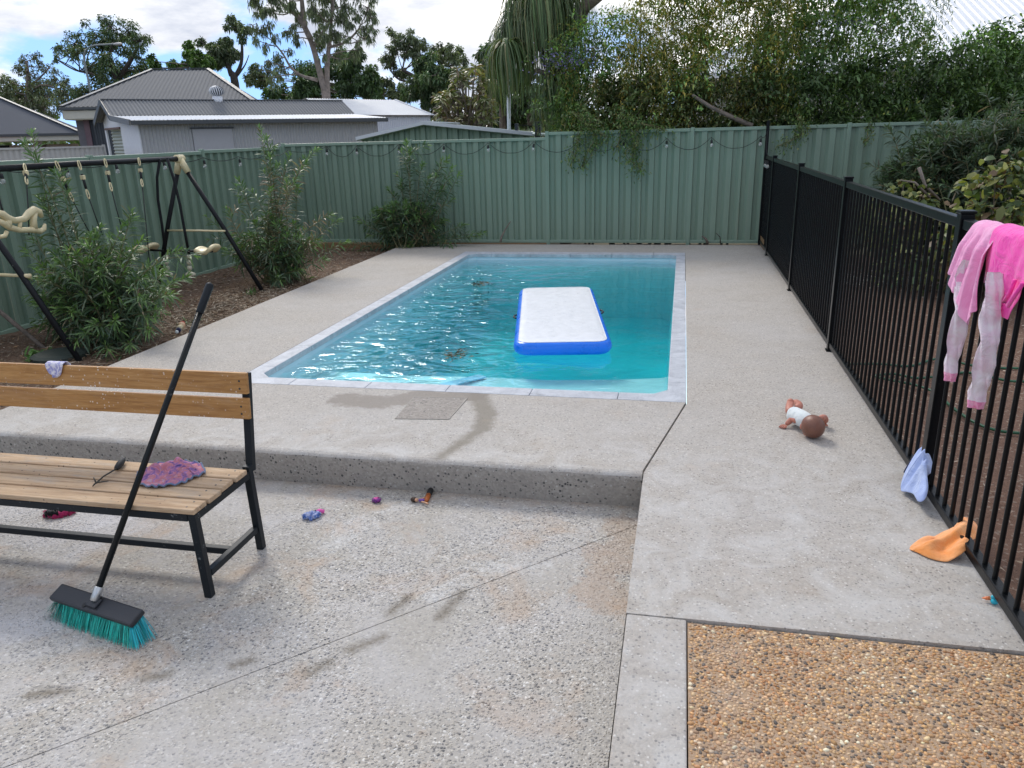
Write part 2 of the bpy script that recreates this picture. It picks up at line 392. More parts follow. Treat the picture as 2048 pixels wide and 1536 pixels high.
def mat_coping():
    m = M("sawn_blue_grey_coping_stone", 0.6)
    c = m.mix(m.ramp(m.noise(7, 7, 0.7, dist=0.6), [(0.35, 0.0), (0.65, 1.0)]), (0.36, 0.38, 0.42, 1), (0.54, 0.565, 0.61, 1))
    c = m.mix(m.ramp(m.noise(90, 3, 0.7), [(0.5, 0.0), (0.7, 0.5)]), c, (0.66, 0.68, 0.72, 1))
    c = m.mix(m.ramp(m.noise(2.3, 8, 0.78, dist=1.5), [(0.60, 0.0), (0.68, 0.75)]), c, (0.14, 0.14, 0.145, 1))
    m.color(c); m.bump(m.noise(60, 4), 0.0015); return m.m
MT['coping'] = mat_coping()

def mat_water():
    m = M("rippled_pool_water", 0.0, (1, 1, 1, 1))
    x, y, z = m.sep(m.co())
    # wind ruffles the middle and left; the lee by the right wall and float stays calmer
    amp = m.n('MapRange', Value=m.math('ADD', x, m.math('MULTIPLY', m.noise(0.8, 2), 0.8)), From_Min=-0.35, From_Max=-1.5, To_Min=0.12, To_Max=1.0).outputs[0]
    a = m.noise(2.3, 1, 0.4, src=m.scaled((0.8, 1.0, 1), rot=(0, 0, 0.4)), dist=1.6)
    b = m.noise(5.6, 2, 0.4, src=m.scaled((0.8, 1.1, 1), rot=(0, 0, -0.3)), dist=2.2)
    h = m.math('ADD', m.math('MULTIPLY', a, 1.0), m.math('MULTIPLY', b, 0.36))
    h = m.math('MULTIPLY', h, amp)
    bp = m.bump(h, 0.058)
    g = m.n('NewGeometry')
    cosv = m.math('ABSOLUTE', m.n('VectorMath', {'operation': 'DOT_PRODUCT'}, _0=g.outputs['Incoming'], _1=bp).outputs['Value'])
    fr = m.math('MULTIPLY_ADD', m.math('POWER', m.math('SUBTRACT', 1.0, cosv), 4.2), 0.98, 0.02)
    tr = m.n('BsdfTransparent', Color=(1, 1, 1, 1)); gl = m.n('BsdfGlossy', Roughness=0.03, Normal=bp)
    mxs = m.n('MixShader', Fac=fr)
    m.nt.links.new(tr.outputs[0], mxs.inputs[1]); m.nt.links.new(gl.outputs[0], mxs.inputs[2]); m.nt.links.new(mxs.outputs[0], m.out.inputs['Surface'])
    vol = m.n('VolumeAbsorption', Color=(0.0, 0.855, 0.878, 1), Density=0.90)
    m.nt.links.new(vol.outputs[0], m.out.inputs['Volume'])
    return m.m
MT['water'] = mat_water()

def mat_brick():
    m = M("tan_brick", 0.9)
    t = m.n('TexBrick', Vector=m.scaled((1, 1, 1), rot=(R(90), 0, 0)), Scale=1.0)
    t.inputs['Brick Width'].default_value = 0.24; t.inputs['Row Height'].default_value = 0.086; t.inputs['Mortar Size'].default_value = 0.01
    t.inputs['Color1'].default_value = (0.33, 0.24, 0.17, 1); t.inputs['Color2'].default_value = (0.40, 0.31, 0.23, 1); t.inputs['Mortar'].default_value = (0.4, 0.37, 0.33, 1)
    m.color(t.outputs[0]); return m.m
MT['brick'] = mat_brick()

# ------------------------------------------------------------------ object helpers
def tag(o, label=None, cat=None, group=None, kind=None):
    if label: o['label'] = label
    if cat: o['category'] = cat
    if group: o['group'] = group
    if kind: o['kind'] = kind
    return o
def empty(name, loc, label, cat, group=None):
    o = bpy.data.objects.new(name, None); C.objects.link(o); o.location = [float(v) for v in loc]
    o.empty_display_size = 0.2
    bpy.context.view_layer.update()
    return tag(o, label, cat, group)
def link(me, name, mat, parent=None):
    o = bpy.data.objects.new(name, me); C.objects.link(o)
    if mat is not None: me.materials.append(mat)
    if parent is not None:
        o.parent = parent
        root = parent; off = Vector(parent.location)
        while root.parent is not None: root = root.parent; off += Vector(root.location)
        o.location = -off
    return o
def dup(o, parent, dx):
    """copy of a part (shared mesh) moved by dx, with copies of its children"""
    c = o.copy(); C.objects.link(c); c.parent = parent
    c.location = Vector(o.location) + Vector(dx)
    for ch in o.children:
        k = ch.copy(); C.objects.link(k); k.parent = c
    return c

class MB:
    def __init__(s): s.v = []; s.f = []
    def quad(s, a, b, c, d):
        n = len(s.v); s.v += [tuple(a), tuple(b), tuple(c), tuple(d)]; s.f.append((n, n + 1, n + 2, n + 3)); return s
    def obox(s, c, ax, ay, az):
        c, ax, ay, az = map(np.array, (c, ax, ay, az)); n = len(s.v)
        for k in (-1, 1):
            for j in (-1, 1):
                for i in (-1, 1): s.v.append(tuple(c + i * ax + j * ay + k * az))
        for f in [(0, 2, 3, 1), (4, 5, 7, 6), (0, 1, 5, 4), (2, 6, 7, 3), (0, 4, 6, 2), (1, 3, 7, 5)]:
            s.f.append(tuple(n + i for i in f))
        return s
    def box(s, x0, x1, y0, y1, z0, z1):
        return s.obox(((x0 + x1) / 2, (y0 + y1) / 2, (z0 + z1) / 2), ((x1 - x0) / 2, 0, 0), (0, (y1 - y0) / 2, 0), (0, 0, (z1 - z0) / 2))
    def bar(s, a, b, wx, wz, up=(0, 0, 1)):
        a, b = np.array(a, float), np.array(b, float); d = b - a; L = np.linalg.norm(d); d /= L
        sd_ = np.cross(d, np.array(up, float)); sd_ /= np.linalg.norm(sd_); u = np.cross(sd_, d)
        return s.obox((a + b) / 2, d * L / 2, sd_ * wx / 2, u * wz / 2)
    def tube(s, pts, rad, n=8, cap=True):
        pts = [np.array(p, float) for p in pts]
        if not hasattr(rad, '__len__'): rad = [rad] * len(pts)
        prev = None; base = len(s.v); m = len(pts)
        for i, p in enumerate(pts):
            d = pts[min(i + 1, m - 1)] - pts[max(i - 1, 0)]; d = d / (np.linalg.norm(d) + 1e-9)
            if prev is None:
                a = np.cross(d, [0, 0, 1.0]) if abs(d[2]) < 0.9 else np.cross(d, [1.0, 0, 0])
            else: a = prev - d * (prev @ d)
            a /= (np.linalg.norm(a) + 1e-9); prev = a; b = np.cross(d, a)
            for k in range(n):
                t = 2 * math.pi * k / n
                s.v.append(tuple(p + rad[i] * (math.cos(t) * a + math.sin(t) * b)))
        for i in range(m - 1):
            for k in range(n):
                k2 = (k + 1) % n
                s.f.append((base + i * n + k, base + i * n + k2, base + (i + 1) * n + k2, base + (i + 1) * n + k))
        if cap:
            s.f.append(tuple(base + k for k in range(n))[::-1]); s.f.append(tuple(base + (m - 1) * n + k for k in range(n)))
        return s
    def ball(s, c, r, nu=12, nv=8, rot=None):
        c = np.array(c, float); r = np.array([r] * 3 if not hasattr(r, '__len__') else r, float); base = len(s.v)
        for j in range(nv + 1):
            ph = math.pi * j / nv
            for i in range(nu):
                th = 2 * math.pi * i / nu
                p = np.array([math.sin(ph) * math.cos(th), math.sin(ph) * math.sin(th), math.cos(ph)]) * r
                if rot is not None: p = np.array(rot) @ p
                s.v.append(tuple(c + p))
        for j in range(nv):
            for i in range(nu):
                i2 = (i + 1) % nu
                s.f.append((base + j * nu + i, base + (j + 1) * nu + i, base + (j + 1) * nu + i2, base + j * nu + i2))
        return s
    def prism(s, poly, z0, z1):
        n = len(poly); b = len(s.v)
        s.v += [(p[0], p[1], z0) for p in poly] + [(p[0], p[1], z1) for p in poly]
        s.f.append(tuple(range(b, b + n))[::-1]); s.f.append(tuple(range(b + n, b + 2 * n)))
        for i in range(n):
            j = (i + 1) % n; s.f.append((b + i, b + j, b + n + j, b + n + i))
        return s
    def grid(s, P):
        """P: array (nu, nv, 3)"""
        nu, nv = P.shape[:2]; b = len(s.v)
        s.v += [tuple(p) for p in P.reshape(-1, 3)]
        for i in range(nu - 1):
            for j in range(nv - 1):
                s.f.append((b + i * nv + j, b + (i + 1) * nv + j, b + (i + 1) * nv + j + 1, b + i * nv + j + 1))
        return s
    def build(s, name, mat, parent=None, smooth=False, bevel=0, solid=0, sub=0):
        me = bpy.data.meshes.new(name); me.from_pydata([tuple(map(float, v)) for v in s.v], [], s.f); me.validate(); me.update()
        o = link(me, name, mat, parent)
        if smooth:
            me.polygons.foreach_set('use_smooth', [True] * len(me.polygons))
        if solid:
            md = o.modifiers.new('solid', 'SOLIDIFY'); md.thickness = solid; md.offset = 0
        if bevel:
            md = o.modifiers.new('bevel', 'BEVEL'); md.width = bevel; md.segments = 2; md.limit_method = 'ANGLE'; md.angle_limit = R(40)
        if sub:
            md = o.modifiers.new('sub', 'SUBSURF'); md.levels = sub; md.render_levels = sub
        return o

def trimesh(name, V, T, mat, parent=None, cols=None, smooth=False):
    V = np.ascontiguousarray(V, dtype=np.float32); T = np.ascontiguousarray(T, dtype=np.int32)
    me = bpy.data.meshes.new(name)
    me.vertices.add(len(V)); me.vertices.foreach_set('co', V.ravel())
    me.loops.add(T.size); me.loops.foreach_set('vertex_index', T.ravel())
    me.polygons.add(len(T)); me.polygons.foreach_set('loop_start', np.arange(0, T.size, 3, dtype=np.int32))
    me.polygons.foreach_set('loop_total', np.full(len(T), 3, dtype=np.int32))
    if cols is not None:
        a = me.color_attributes.new('tint', 'FLOAT_COLOR', 'POINT')
        cc = np.ones((len(V), 4), dtype=np.float32); cc[:, :3] = cols
        a.data.foreach_set('color', cc.ravel())
    me.update(calc_edges=True)
    if smooth: me.polygons.foreach_set('use_smooth', [True] * len(T))
    return link(me, name, mat, parent)

def norm(a): return a / (np.linalg.norm(a, axis=-1, keepdims=True) + 1e-9)
def rnd_dirs(n): return norm(rng.normal(size=(n, 3)))
def palette(n, cols, jit=0.22):
    cols = np.array(cols); k = rng.integers(0, len(cols), n)
    return np.clip(cols[k] * (1 + rng.normal(0, jit, (n, 1))), 0.004, 0.9)

def leaves(name, P, D, L, W, cols, parent, mat=None, droop=0.15, fold=0.18, nseg=1):
    """real little leaf blades: two or four triangles each, folded along the midrib and bending down"""
    n = len(P); D = norm(D)
    up = norm(rng.normal(size=(n, 3)) * 0.5 + np.array([0, 0, 1.0])); S = norm(np.cross(D, up)); Nn = norm(np.cross(S, D))
    L = np.broadcast_to(np.asarray(L, float), (n,))[:, None]; W = np.broadcast_to(np.asarray(W, float), (n,))[:, None]
    dz = np.array([0, 0, -1.0])
    if nseg == 1:
        mid = P + 0.42 * L * D + Nn * fold * W
        V = np.stack([P, mid + 0.5 * W * S, mid - 0.5 * W * S, P + L * D + dz * droop * L], 1).reshape(-1, 3)
        i = np.arange(n)[:, None] * 4
        T = np.concatenate([i + [0, 1, 3], i + [0, 3, 2]], 1).reshape(-1, 3); k = 4
    else:
        m1 = P + 0.33 * L * D + dz * droop * L * 0.12; m2 = P + 0.72 * L * D + dz * droop * L * 0.5
        V = np.stack([P, m1 + .5 * W * S + Nn * fold * W, m1 - .5 * W * S + Nn * fold * W, m2 + .42 * W * S + Nn * fold * W, m2 - .42 * W * S + Nn * fold * W, P + L * D * 0.97 + dz * droop * L], 1).reshape(-1, 3)
        i = np.arange(n)[:, None] * 6
        T = np.concatenate([i + [0, 1, 2], i + [1, 3, 2], i + [2, 3, 4], i + [3, 5, 4]], 1).reshape(-1, 3); k = 6
    return trimesh(name, V, T, mat or MT['leaf'], parent, np.repeat(cols, k, 0))

def sheet(mb, P0, U, V, Nv, width, pitch, prof, vlo=0.0, vhi=1.0):
    """folded steel sheet: profile runs along U, ribs run along V"""
    P0, U, V, Nv = [np.array(a, float) for a in (P0, U, V, Nv)]
    us = []; k = 0
    while k * pitch < width:
        for (t, h) in prof:
            u = (k + t) * pitch
            if u <= width + 1e-6: us.append((u, h))
        k += 1
    us.append((width, prof[0][1]))
    lo = vlo if callable(vlo) else (lambda u: vlo); hi = vhi if callable(vhi) else (lambda u: vhi)
    b = len(mb.v)
    for (u, h) in us:
        mb.v.append(tuple(P0 + U * u + V * lo(u) + Nv * h)); mb.v.append(tuple(P0 + U * u + V * hi(u) + Nv * h))
    for i in range(len(us) - 1): mb.f.append((b + 2 * i, b + 2 * i + 2, b + 2 * i + 3, b + 2 * i + 1))
    return mb
CORR = [(i / 8, 0.015 * math.cos(2 * math.pi * i / 8)) for i in range(8)]
TRAP = [(0.0, 0.0), (0.06, -0.040), (0.36, -0.040), (0.60, -0.003)]

# ------------------------------------------------------------------ ground, beds and slabs
g = MB()
for (xa, xb, ya, yb_) in ((-400, -3.2, -300, 600), (0.3, 400, -300, 600), (-3.2, 0.3, -300, 4.4), (-3.2, 0.3, 10.8, 600)):
    g.quad((xa, ya, -0.42), (xb, ya, -0.42), (xb, yb_, -0.42), (xa, yb_, -0.42))
tag(g.build('ground', MT['ground']), kind='structure')

def terrain(name, x0, x1, y0, y1, z, amp, mat, step=0.08, seed=0, lift=None):
    nx = int((x1 - x0) / step) + 1; ny = int((y1 - y0) / step) + 1
    X, Y = np.meshgrid(np.linspace(x0, x1, nx), np.linspace(y0, y1, ny), indexing='ij')
    r = np.random.default_rng(seed); Z = np.full_like(X, z)
    for k in range(14):
        a, b, p, q = r.uniform(-9, 9, 2).tolist() + r.uniform(0, 6.3, 2).tolist()
        Z += amp * 0.22 * np.sin(a * X + b * Y + p) * np.sin(b * 0.7 * X - a * Y + q)
    if lift is not None: Z += lift(X, Y)
    o = MB().grid(np.stack([X, Y, Z], -1)).build(name, mat, smooth=True)
    return tag(o, kind='structure'), (lambda x, y: z)
terrain('garden_bed', -6.2, -4.145, 2.0, 11.6, -0.085, 0.02, MT['dirt'], seed=3)
terrain('garden_bed', -4.145, 1.35, 11.345, 11.6, -0.03, 0.012, MT['dirt'], 0.05, seed=4)
terrain('dirt_yard', 1.18, 13.0, -2.0, 11.6, -0.17, 0.02, MT['reddirt'], 0.1, seed=5)

PX0, PX1, PY0, PY1 = -2.98, 0.077, 4.505, 10.585      # outer edge of the coping
J0, J1 = (0.076, 4.476), (-0.128, 3.449)               # diagonal joint
gap = 0.0028
deck = MB()
yf = 3.462
# front apron, left of the joint
fr = [(-4.14, yf), (J1[0] - 2 * gap, yf), (J0[0] - 2 * gap, 4.49), (PX1, PY0 - 0.004), (PX0, PY0 - 0.004), (-4.14, PY0 - 0.004)]
deck.prism(fr, -0.12, 0.0)
deck.prism([(-4.14, PY0 - 0.004), (PX0 - 0.003, PY0 - 0.004), (PX0 - 0.003, PY1 + 0.003), (-4.14, PY1 + 0.003)], -0.12, 0.0)
deck.prism([(-4.14, PY1 + 0.003), (PX1 + 0.003, PY1 + 0.003), (PX1 + 0.003, 11.34), (-4.14, 11.34)], -0.12, 0.0)
# remove the inner faces that would coincide: only tops and outer sides matter, keep tops
deck2 = MB()
tops = []
for poly in (fr, [(-4.14, PY0 - 0.004), (PX0 - 0.003, PY0 - 0.004), (PX0 - 0.003, PY1 + 0.003), (-4.14, PY1 + 0.003)], [(-4.14, PY1 + 0.003), (PX1 + 0.003, PY1 + 0.003), (PX1 + 0.003, 11.34), (-4.14, 11.34)]):
    b = len(deck2.v); deck2.v += [(x, y, 0.0) for x, y in poly]; deck2.f.append(tuple(range(b, b + len(poly))))
deck2.quad((-4.14, yf, 0), (-4.14, 11.34, 0), (-4.14, 11.34, -0.16), (-4.14, yf, -0.16))
deck2.quad((-4.14, 11.34, 0), (PX1, 11.34, 0), (PX1, 11.34, -0.1), (-4.14, 11.34, -0.1))
deck2.quad((J1[0] - 2 * gap, yf, 0), (J0[0] - 2 * gap, 4.49, 0), (J0[0] - 2 * gap, 4.49, -0.05), (J1[0] - 2 * gap, yf, -0.05))
tag(deck2.build('pool_deck', MT['deck']), kind='structure')
# step riser with its worn rounded nose
st = MB(); prof = [(yf, 0.0)] + [(yf - 0.034 * math.sin(t), -0.034 + 0.034 * math.cos(t)) for t in np.linspace(0.25, math.pi / 2, 6)] + [(yf - 0.030, -0.10), (yf - 0.022, -0.185)]
xs = np.linspace(-9.0, J1[0] - gap, 120)
Pn = np.array([[(x, y + 0.003 * math.sin(9 * x) * math.sin(23 * x + 1), z - (0.0025 * math.sin(31 * x) ** 2 if 0 < j < 5 else 0)) for j, (y, z) in enumerate(prof)] for x in xs])
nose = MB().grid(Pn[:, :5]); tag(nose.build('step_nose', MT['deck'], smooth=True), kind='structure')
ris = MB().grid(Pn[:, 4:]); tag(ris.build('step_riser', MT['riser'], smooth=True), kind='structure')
ex = MB(); ex.quad((-9, yf, -0.004), (-4.14, yf, -0.004), (-4.14, 4.0, -0.01), (-9, 3.6, -0.01)); tag(ex.build('pool_deck', MT['deck']), kind='structure') if False else None

# right-hand walkway slab
XE = 1.175
right = MB()
rp = [(J1[0], 2.289), (XE, 2.289 + 0.008), (XE, 11.34), (PX1 + 0.003, 11.34), (PX1 + 0.003, PY0 - 0.004), (J0[0] + gap, J0[1]), (J1[0] + gap, J1[1])]
b = len(right.v); right.v += [(x, y, 0.0) for x, y in rp]; right.f.append(tuple(range(b, b + len(rp))))
right.quad((XE, 2.297, 0), (XE, 11.34, 0), (XE, 11.34, -0.2), (XE, 2.297, -0.2))
right.quad((J1[0], 2.289, 0), (XE, 2.297, 0), (XE, 2.297, -0.06), (J1[0], 2.289, -0.06))
right.quad((J1[0] + gap, J1[1], 0), (J0[0] + gap, J0[1], 0), (J0[0] + gap, J0[1], -0.05), (J1[0] + gap, J1[1], -0.05))
right.quad((PX1, 11.34, 0), (XE, 11.34, 0), (XE, 11.34, -0.1), (PX1, 11.34, -0.1))
tag(right.build('walkway_slab', MT['deck']), kind='structure')
strip = MB()
sp = [(J1[0] + 0.001, -1.0), (0.0735, -1.0), (0.0735, 2.2865), (J1[0] + 0.001, 2.2865)]
strip.prism(sp, -0.2, -0.001)
tag(strip.build('edging_strip', MT['deck'], bevel=0.006), kind='structure')
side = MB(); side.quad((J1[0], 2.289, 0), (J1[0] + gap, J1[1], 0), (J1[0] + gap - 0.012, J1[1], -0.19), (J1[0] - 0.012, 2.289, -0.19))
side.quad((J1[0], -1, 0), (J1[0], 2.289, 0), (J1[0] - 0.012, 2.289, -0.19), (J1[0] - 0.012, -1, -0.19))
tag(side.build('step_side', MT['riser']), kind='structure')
bed = MB(); bed.prism([(0.0775, -1), (XE, -1), (XE, 2.288), (0.0775, 2.282)], -0.1, -0.010)
tag(bed.build('pebble_slab', MT['pebblebed']), kind='structure')
under = MB(); under.quad((-4.1, 3.475, -0.055), (XE - 0.01, 3.475, -0.055), (XE - 0.01, PY0 - 0.02, -0.055), (-4.1, PY0 - 0.02, -0.055))
under.quad((-9, -2, -0.21), (-0.14, -2, -0.21), (-0.14, 3.46, -0.21), (-9, 3.46, -0.21))
under.quad((-0.13, -1, -0.1), (XE - 0.01, -1, -0.1), (XE - 0.01, 2.31, -0.1), (-0.13, 2.31, -0.1))
tag(under.build('slab_bedding', plain("dark_joint_grit", (0.085, 0.075, 0.065, 1), 0.95)), kind='structure')
# lower patio: two pours divided by a saw cut
a0, a1 = np.array([-0.139, 3.254]), np.array([-1.852, 1.504]); dj = (a1 - a0) / np.linalg.norm(a1 - a0); nj = np.array([-dj[1], dj[0]]) * 0.0022
far_end = a1 + dj * 5.0
up = MB(); e0 = a0 + dj * -0.02
upper_poly = [tuple(far_end - nj), tuple(e0 - nj), (-0.135, 3.447), (-9.0, 3.447), (-9.0, far_end[1])]
lower_poly = [tuple(far_end + nj), (-5.6, -2.2), (-0.137, -2.0), tuple(e0 + nj)]
def flat(poly, z, name, mat, depth=0.03):
    P = [Vector((p[0], p[1])) for p in poly]
    area = sum(P[i].x * P[(i + 1) % len(P)].y - P[(i + 1) % len(P)].x * P[i].y for i in range(len(P)))
    if area < 0: poly = poly[::-1]
    return tag(MB().prism(poly, z - depth, z).build(name, mat), kind='structure')
flat(upper_poly, -0.18, 'lower_patio', MT['lower'], 0.027); flat(lower_poly, -0.18, 'lower_patio', MT['lower'], 0.027)

# pebbles of the tan slab, each a low rounded stone
def pebbles():
    ico_v = []; t = (1 + 5 ** 0.5) / 2
    for s1 in (-1, 1):
        for s2 in (-1, 1): ico_v += [(0, s1, s2 * t), (s1, s2 * t, 0), (s2 * t, 0, s1)]
    ico_v = norm(np.array(ico_v, float)); ico_f = []
    for i in range(12):
        for j in range(i + 1, 12):
            for k in range(j + 1, 12):
                d = [np.linalg.norm(ico_v[a_] - ico_v[b_]) for a_, b_ in ((i, j), (j, k), (i, k))]
                if max(d) < 1.1:
                    if np.dot(np.cross(ico_v[j] - ico_v[i], ico_v[k] - ico_v[i]), ico_v[i]) < 0: ico_f.append((i, k, j))
                    else: ico_f.append((i, j, k))
    ico_f = np.array(ico_f)
    pts = []; cell = 0.0094; grid = {}
    n_try = 42000; cx = rng.uniform(0.084, XE - 0.004, n_try); cy = rng.uniform(1.35, 2.281, n_try); rr = rng.choice([0.0042, 0.0051, 0.0061, 0.0073, 0.0088], n_try, p=[.26, .27, .24, .17, .06])
    for x, y, r_ in zip(cx, cy, rr):
        k = (int(x / 0.018), int(y / 0.018)); ok = True
        for i in (-1, 0, 1):
            for j in (-1, 0, 1):
                for (a_, b_, c_) in grid.get((k[0] + i, k[1] + j), ()):
                    if (a_ - x) ** 2 + (b_ - y) ** 2 < (0.80 * (c_ + r_)) ** 2: ok = False; break
                if not ok: break
            if not ok: break
        if ok: grid.setdefault(k, []).append((x, y, r_)); pts.append((x, y, r_))
    pts = np.array(pts); n = len(pts)
    ang = rng.uniform(0, 6.28, n); el = rng.uniform(1.0, 1.45, n); V = np.repeat(ico_v[None], n, 0)
    V = V + rng.normal(0, 0.10, V.shape)
    V[:, :, 0] *= (pts[:, 2] * el)[:, None]; V[:, :, 1] *= (pts[:, 2] * 0.85)[:, None]; V[:, :, 2] *= (pts[:, 2] * 0.48)[:, None]
    ca, sa = np.cos(ang)[:, None], np.sin(ang)[:, None]
    X = V[:, :, 0] * ca - V[:, :, 1] * sa; Yy = V[:, :, 0] * sa + V[:, :, 1] * ca
    V = np.stack([X + pts[:, 0, None], Yy + pts[:, 1, None], V[:, :, 2] - 0.0098 + 0.0004 * rng.normal(size=(n, 1))], -1).reshape(-1, 3)
    T = (ico_f[None] + (np.arange(n) * 12)[:, None, None]).reshape(-1, 3)
    pal = [(0.56, 0.36, 0.17), (0.46, 0.27, 0.12), (0.66, 0.49, 0.29), (0.60, 0.38, 0.19), (0.76, 0.63, 0.46), (0.38, 0.21, 0.10), (0.68, 0.45, 0.22), (0.52, 0.34, 0.18), (0.17, 0.145, 0.12), (0.12, 0.11, 0.10), (0.42, 0.29, 0.18), (0.52, 0.29, 0.15), (0.64, 0.44, 0.26), (0.58, 0.40, 0.22), (0.30, 0.21, 0.14), (0.70, 0.52, 0.33)]
    cols = np.clip(palette(n, pal, 0.14) * 1.12, 0, 0.85)
    drift = 0.5 + 0.5 * np.sin(pts[:, 0] * 9 + 2 * np.sin(pts[:, 1] * 7)) * np.sin(pts[:, 1] * 11 + 1); cols = cols * (1 - 0.22 * drift[:, None] * np.array([0.5, 1.0, 1.35])); cols = cols * (0.9 + 0.2 * np.random.default_rng(5).random((n, 1)))
    edge = np.exp(-((pts[:, 0] - 0.2) / 0.06) ** 2) * (0.5 + 0.5 * np.sin(pts[:, 1] * 30)); cols = cols * (1 - 0.45 * edge[:, None]) + np.array([0.5, 0.44, 0.38]) * 0.45 * edge[:, None]
    o = trimesh('pebble', V, T, MT['pebble'], None, np.repeat(cols, 12, 0), smooth=True)
    tag(o, kind='stuff'); o['label'] = 'tan, cream and dark pebbles packed in the mortar of the walkway slab'; o['category'] = 'pebbles'
pebbles()

# ------------------------------------------------------------------ swimming pool
pool = empty('swimming_pool', (-1.45, 7.5, 0), 'rectangular inground pool with blue-grey stone coping and turquoise rippled water', 'pool')
IX0, IX1, IY0, IY1 = -2.85, -0.038, 4.645, 10.385
# coping stones, each its own slab with a fine joint
def stone(poly):
    MB().prism(poly, -0.045, 0.0012).build('coping_stone', MT['coping'], pool, bevel=0.004)
ch = 0.085; jg = 0.0015
ny = 10; ys = np.linspace(IY0 + 0.25, IY1 - 0.25, ny)
nx = 5; xsn = np.linspace(IX0 + 0.3, IX1 - 0.3, nx)
for i in range(ny - 1):
    stone([(PX0, ys[i] + jg), (IX0, ys[i] + jg), (IX0, ys[i + 1] - jg), (PX0, ys[i + 1] - jg)])
    stone([(IX1, ys[i] + jg), (PX1, ys[i] + jg), (PX1, ys[i + 1] - jg), (IX1, ys[i + 1] - jg)])
for i in range(nx - 1):
    stone([(xsn[i] + jg, PY0), (xsn[i + 1] - jg, PY0), (xsn[i + 1] - jg, IY0), (xsn[i] + jg, IY0)])
    stone([(xsn[i] + jg, IY1), (xsn[i + 1] - jg, IY1), (xsn[i + 1] - jg, PY1), (xsn[i] + jg, PY1)])
for sx, ox, ix in ((1, PX0, IX0), (-1, PX1, IX1)):
    for sy, oy, iy in ((1, PY0, IY0), (-1, PY1, IY1)):
        xe = IX0 + 0.3 if sx > 0 else IX1 - 0.3; ye = iy + sy * 0.25
        poly = [(ox, oy), (xe - sx * jg, oy), (xe - sx * jg, iy), (ix + sx * ch, iy), (ix, iy + sy * ch), (ix, ye - sy * jg), (ox, ye - sy * jg)]
        if sx * sy < 0: poly = poly[::-1]
        stone(poly)
# shell: inner outline set 2 cm under the stones
s_ = 0.02
ol = [(IX0 - s_ + ch + .02, IY0 - s_), (IX1 + s_ - ch - .02, IY0 - s_), (IX1 + s_, IY0 - s_ + ch + .02), (IX1 + s_, IY1 + s_ - ch - .02), (IX1 + s_ - ch - .02, IY1 + s_), (IX0 - s_ + ch + .02, IY1 + s_), (IX0 - s_, IY1 + s_ - ch - .02), (IX0 - s_, IY0 - s_ + ch + .02)]
def ring(mb, za, zb, ina=0.0, inb=0.0):
    cx, cy = (IX0 + IX1) / 2, (IY0 + IY1) / 2; n = len(ol)
    f = lambda p, i, z: (p[0] + (cx - p[0]) / abs(cx - p[0]) * i, p[1] + (cy - p[1]) / abs(cy - p[1]) * i, z)
    for i in range(n):
        a_, b_ = ol[i], ol[(i + 1) % n]; mb.quad(f(a_, ina, za), f(b_, ina, za), f(b_, inb, zb), f(a_, inb, zb))
rim = MB(); ring(rim, -0.044, -0.16, 0, 0.012); rim.build('shell_rim', MT['shellrim'], pool)
shell = MB(); ring(shell, -0.16, -0.86, 0.012, 0.07); shell.prism([(p[0], p[1]) for p in ol], -0.95, -0.855)
shell.build('shell', MT['shell'], pool)
led = MB(); lp_ = [atz(*q_, -0.25)[:2] for q_ in [(1335, 749), (1318, 754), (1235, 757), (1100, 758), (960, 752), (800, 742), (640, 730)]]
led.prism([(IX0 + 0.01, IY0), (IX1, IY0), (IX1, lp_[0][1])] + [tuple(q_) for q_ in lp_[1:5]] + [(-2.0, lp_[4][1] - 0.03), (IX0 + 0.01, lp_[4][1])], -0.85, -0.25)
led.build('entry_ledge', MT['shell'], pool, bevel=0.03)
WZ = -0.085
wat = MB(); n = len(ol); wat.prism([(p[0], p[1]) for p in ol], -0.93, WZ)
wo_ = wat.build('pool_water', MT['water']); tag(wo_, kind='structure')

def clump(u, v, label):
    c = atz(u, v, WZ + 0.006); root = empty('leaf_clump', c, label, 'leaf clump', 'leaves afloat in the pool')
    n = 90; P = np.stack([rng.normal(c[0], 0.05, n), rng.normal(c[1], 0.08, n), np.full(n, c[2]) + rng.uniform(0, 0.008, n)], 1)
    D = rnd_dirs(n) * [1, 1, 0.15]
    leaves('leaf_blades', P, D, rng.uniform(0.03, 0.06, n), 0.012, palette(n, [(0.06, 0.06, 0.03), (0.12, 0.09, 0.05), (0.25, 0.2, 0.13)]), root, MT['litter'], 0.0)['kind'] = 'stuff'
clump(960, 567, 'dark clump of leaves afloat near the far left of the pool')
clump(912, 711, 'brown clump of leaves afloat left of the inflatable mat')
# pale blue pool noodle-like strip under the water by the near wall
hs = MB(); p0 = atz(885, 772, -0.22); p1 = atz(965, 752, -0.235)
hs.bar(p0, p1, 0.10, 0.012)
tag(hs.build('plastic_strip', plain("pale_blue_plastic", (0.30, 0.62, 0.82, 1), 0.4), bevel=0.005), 'pale blue plastic strip under water by the near pool wall', 'plastic strip')

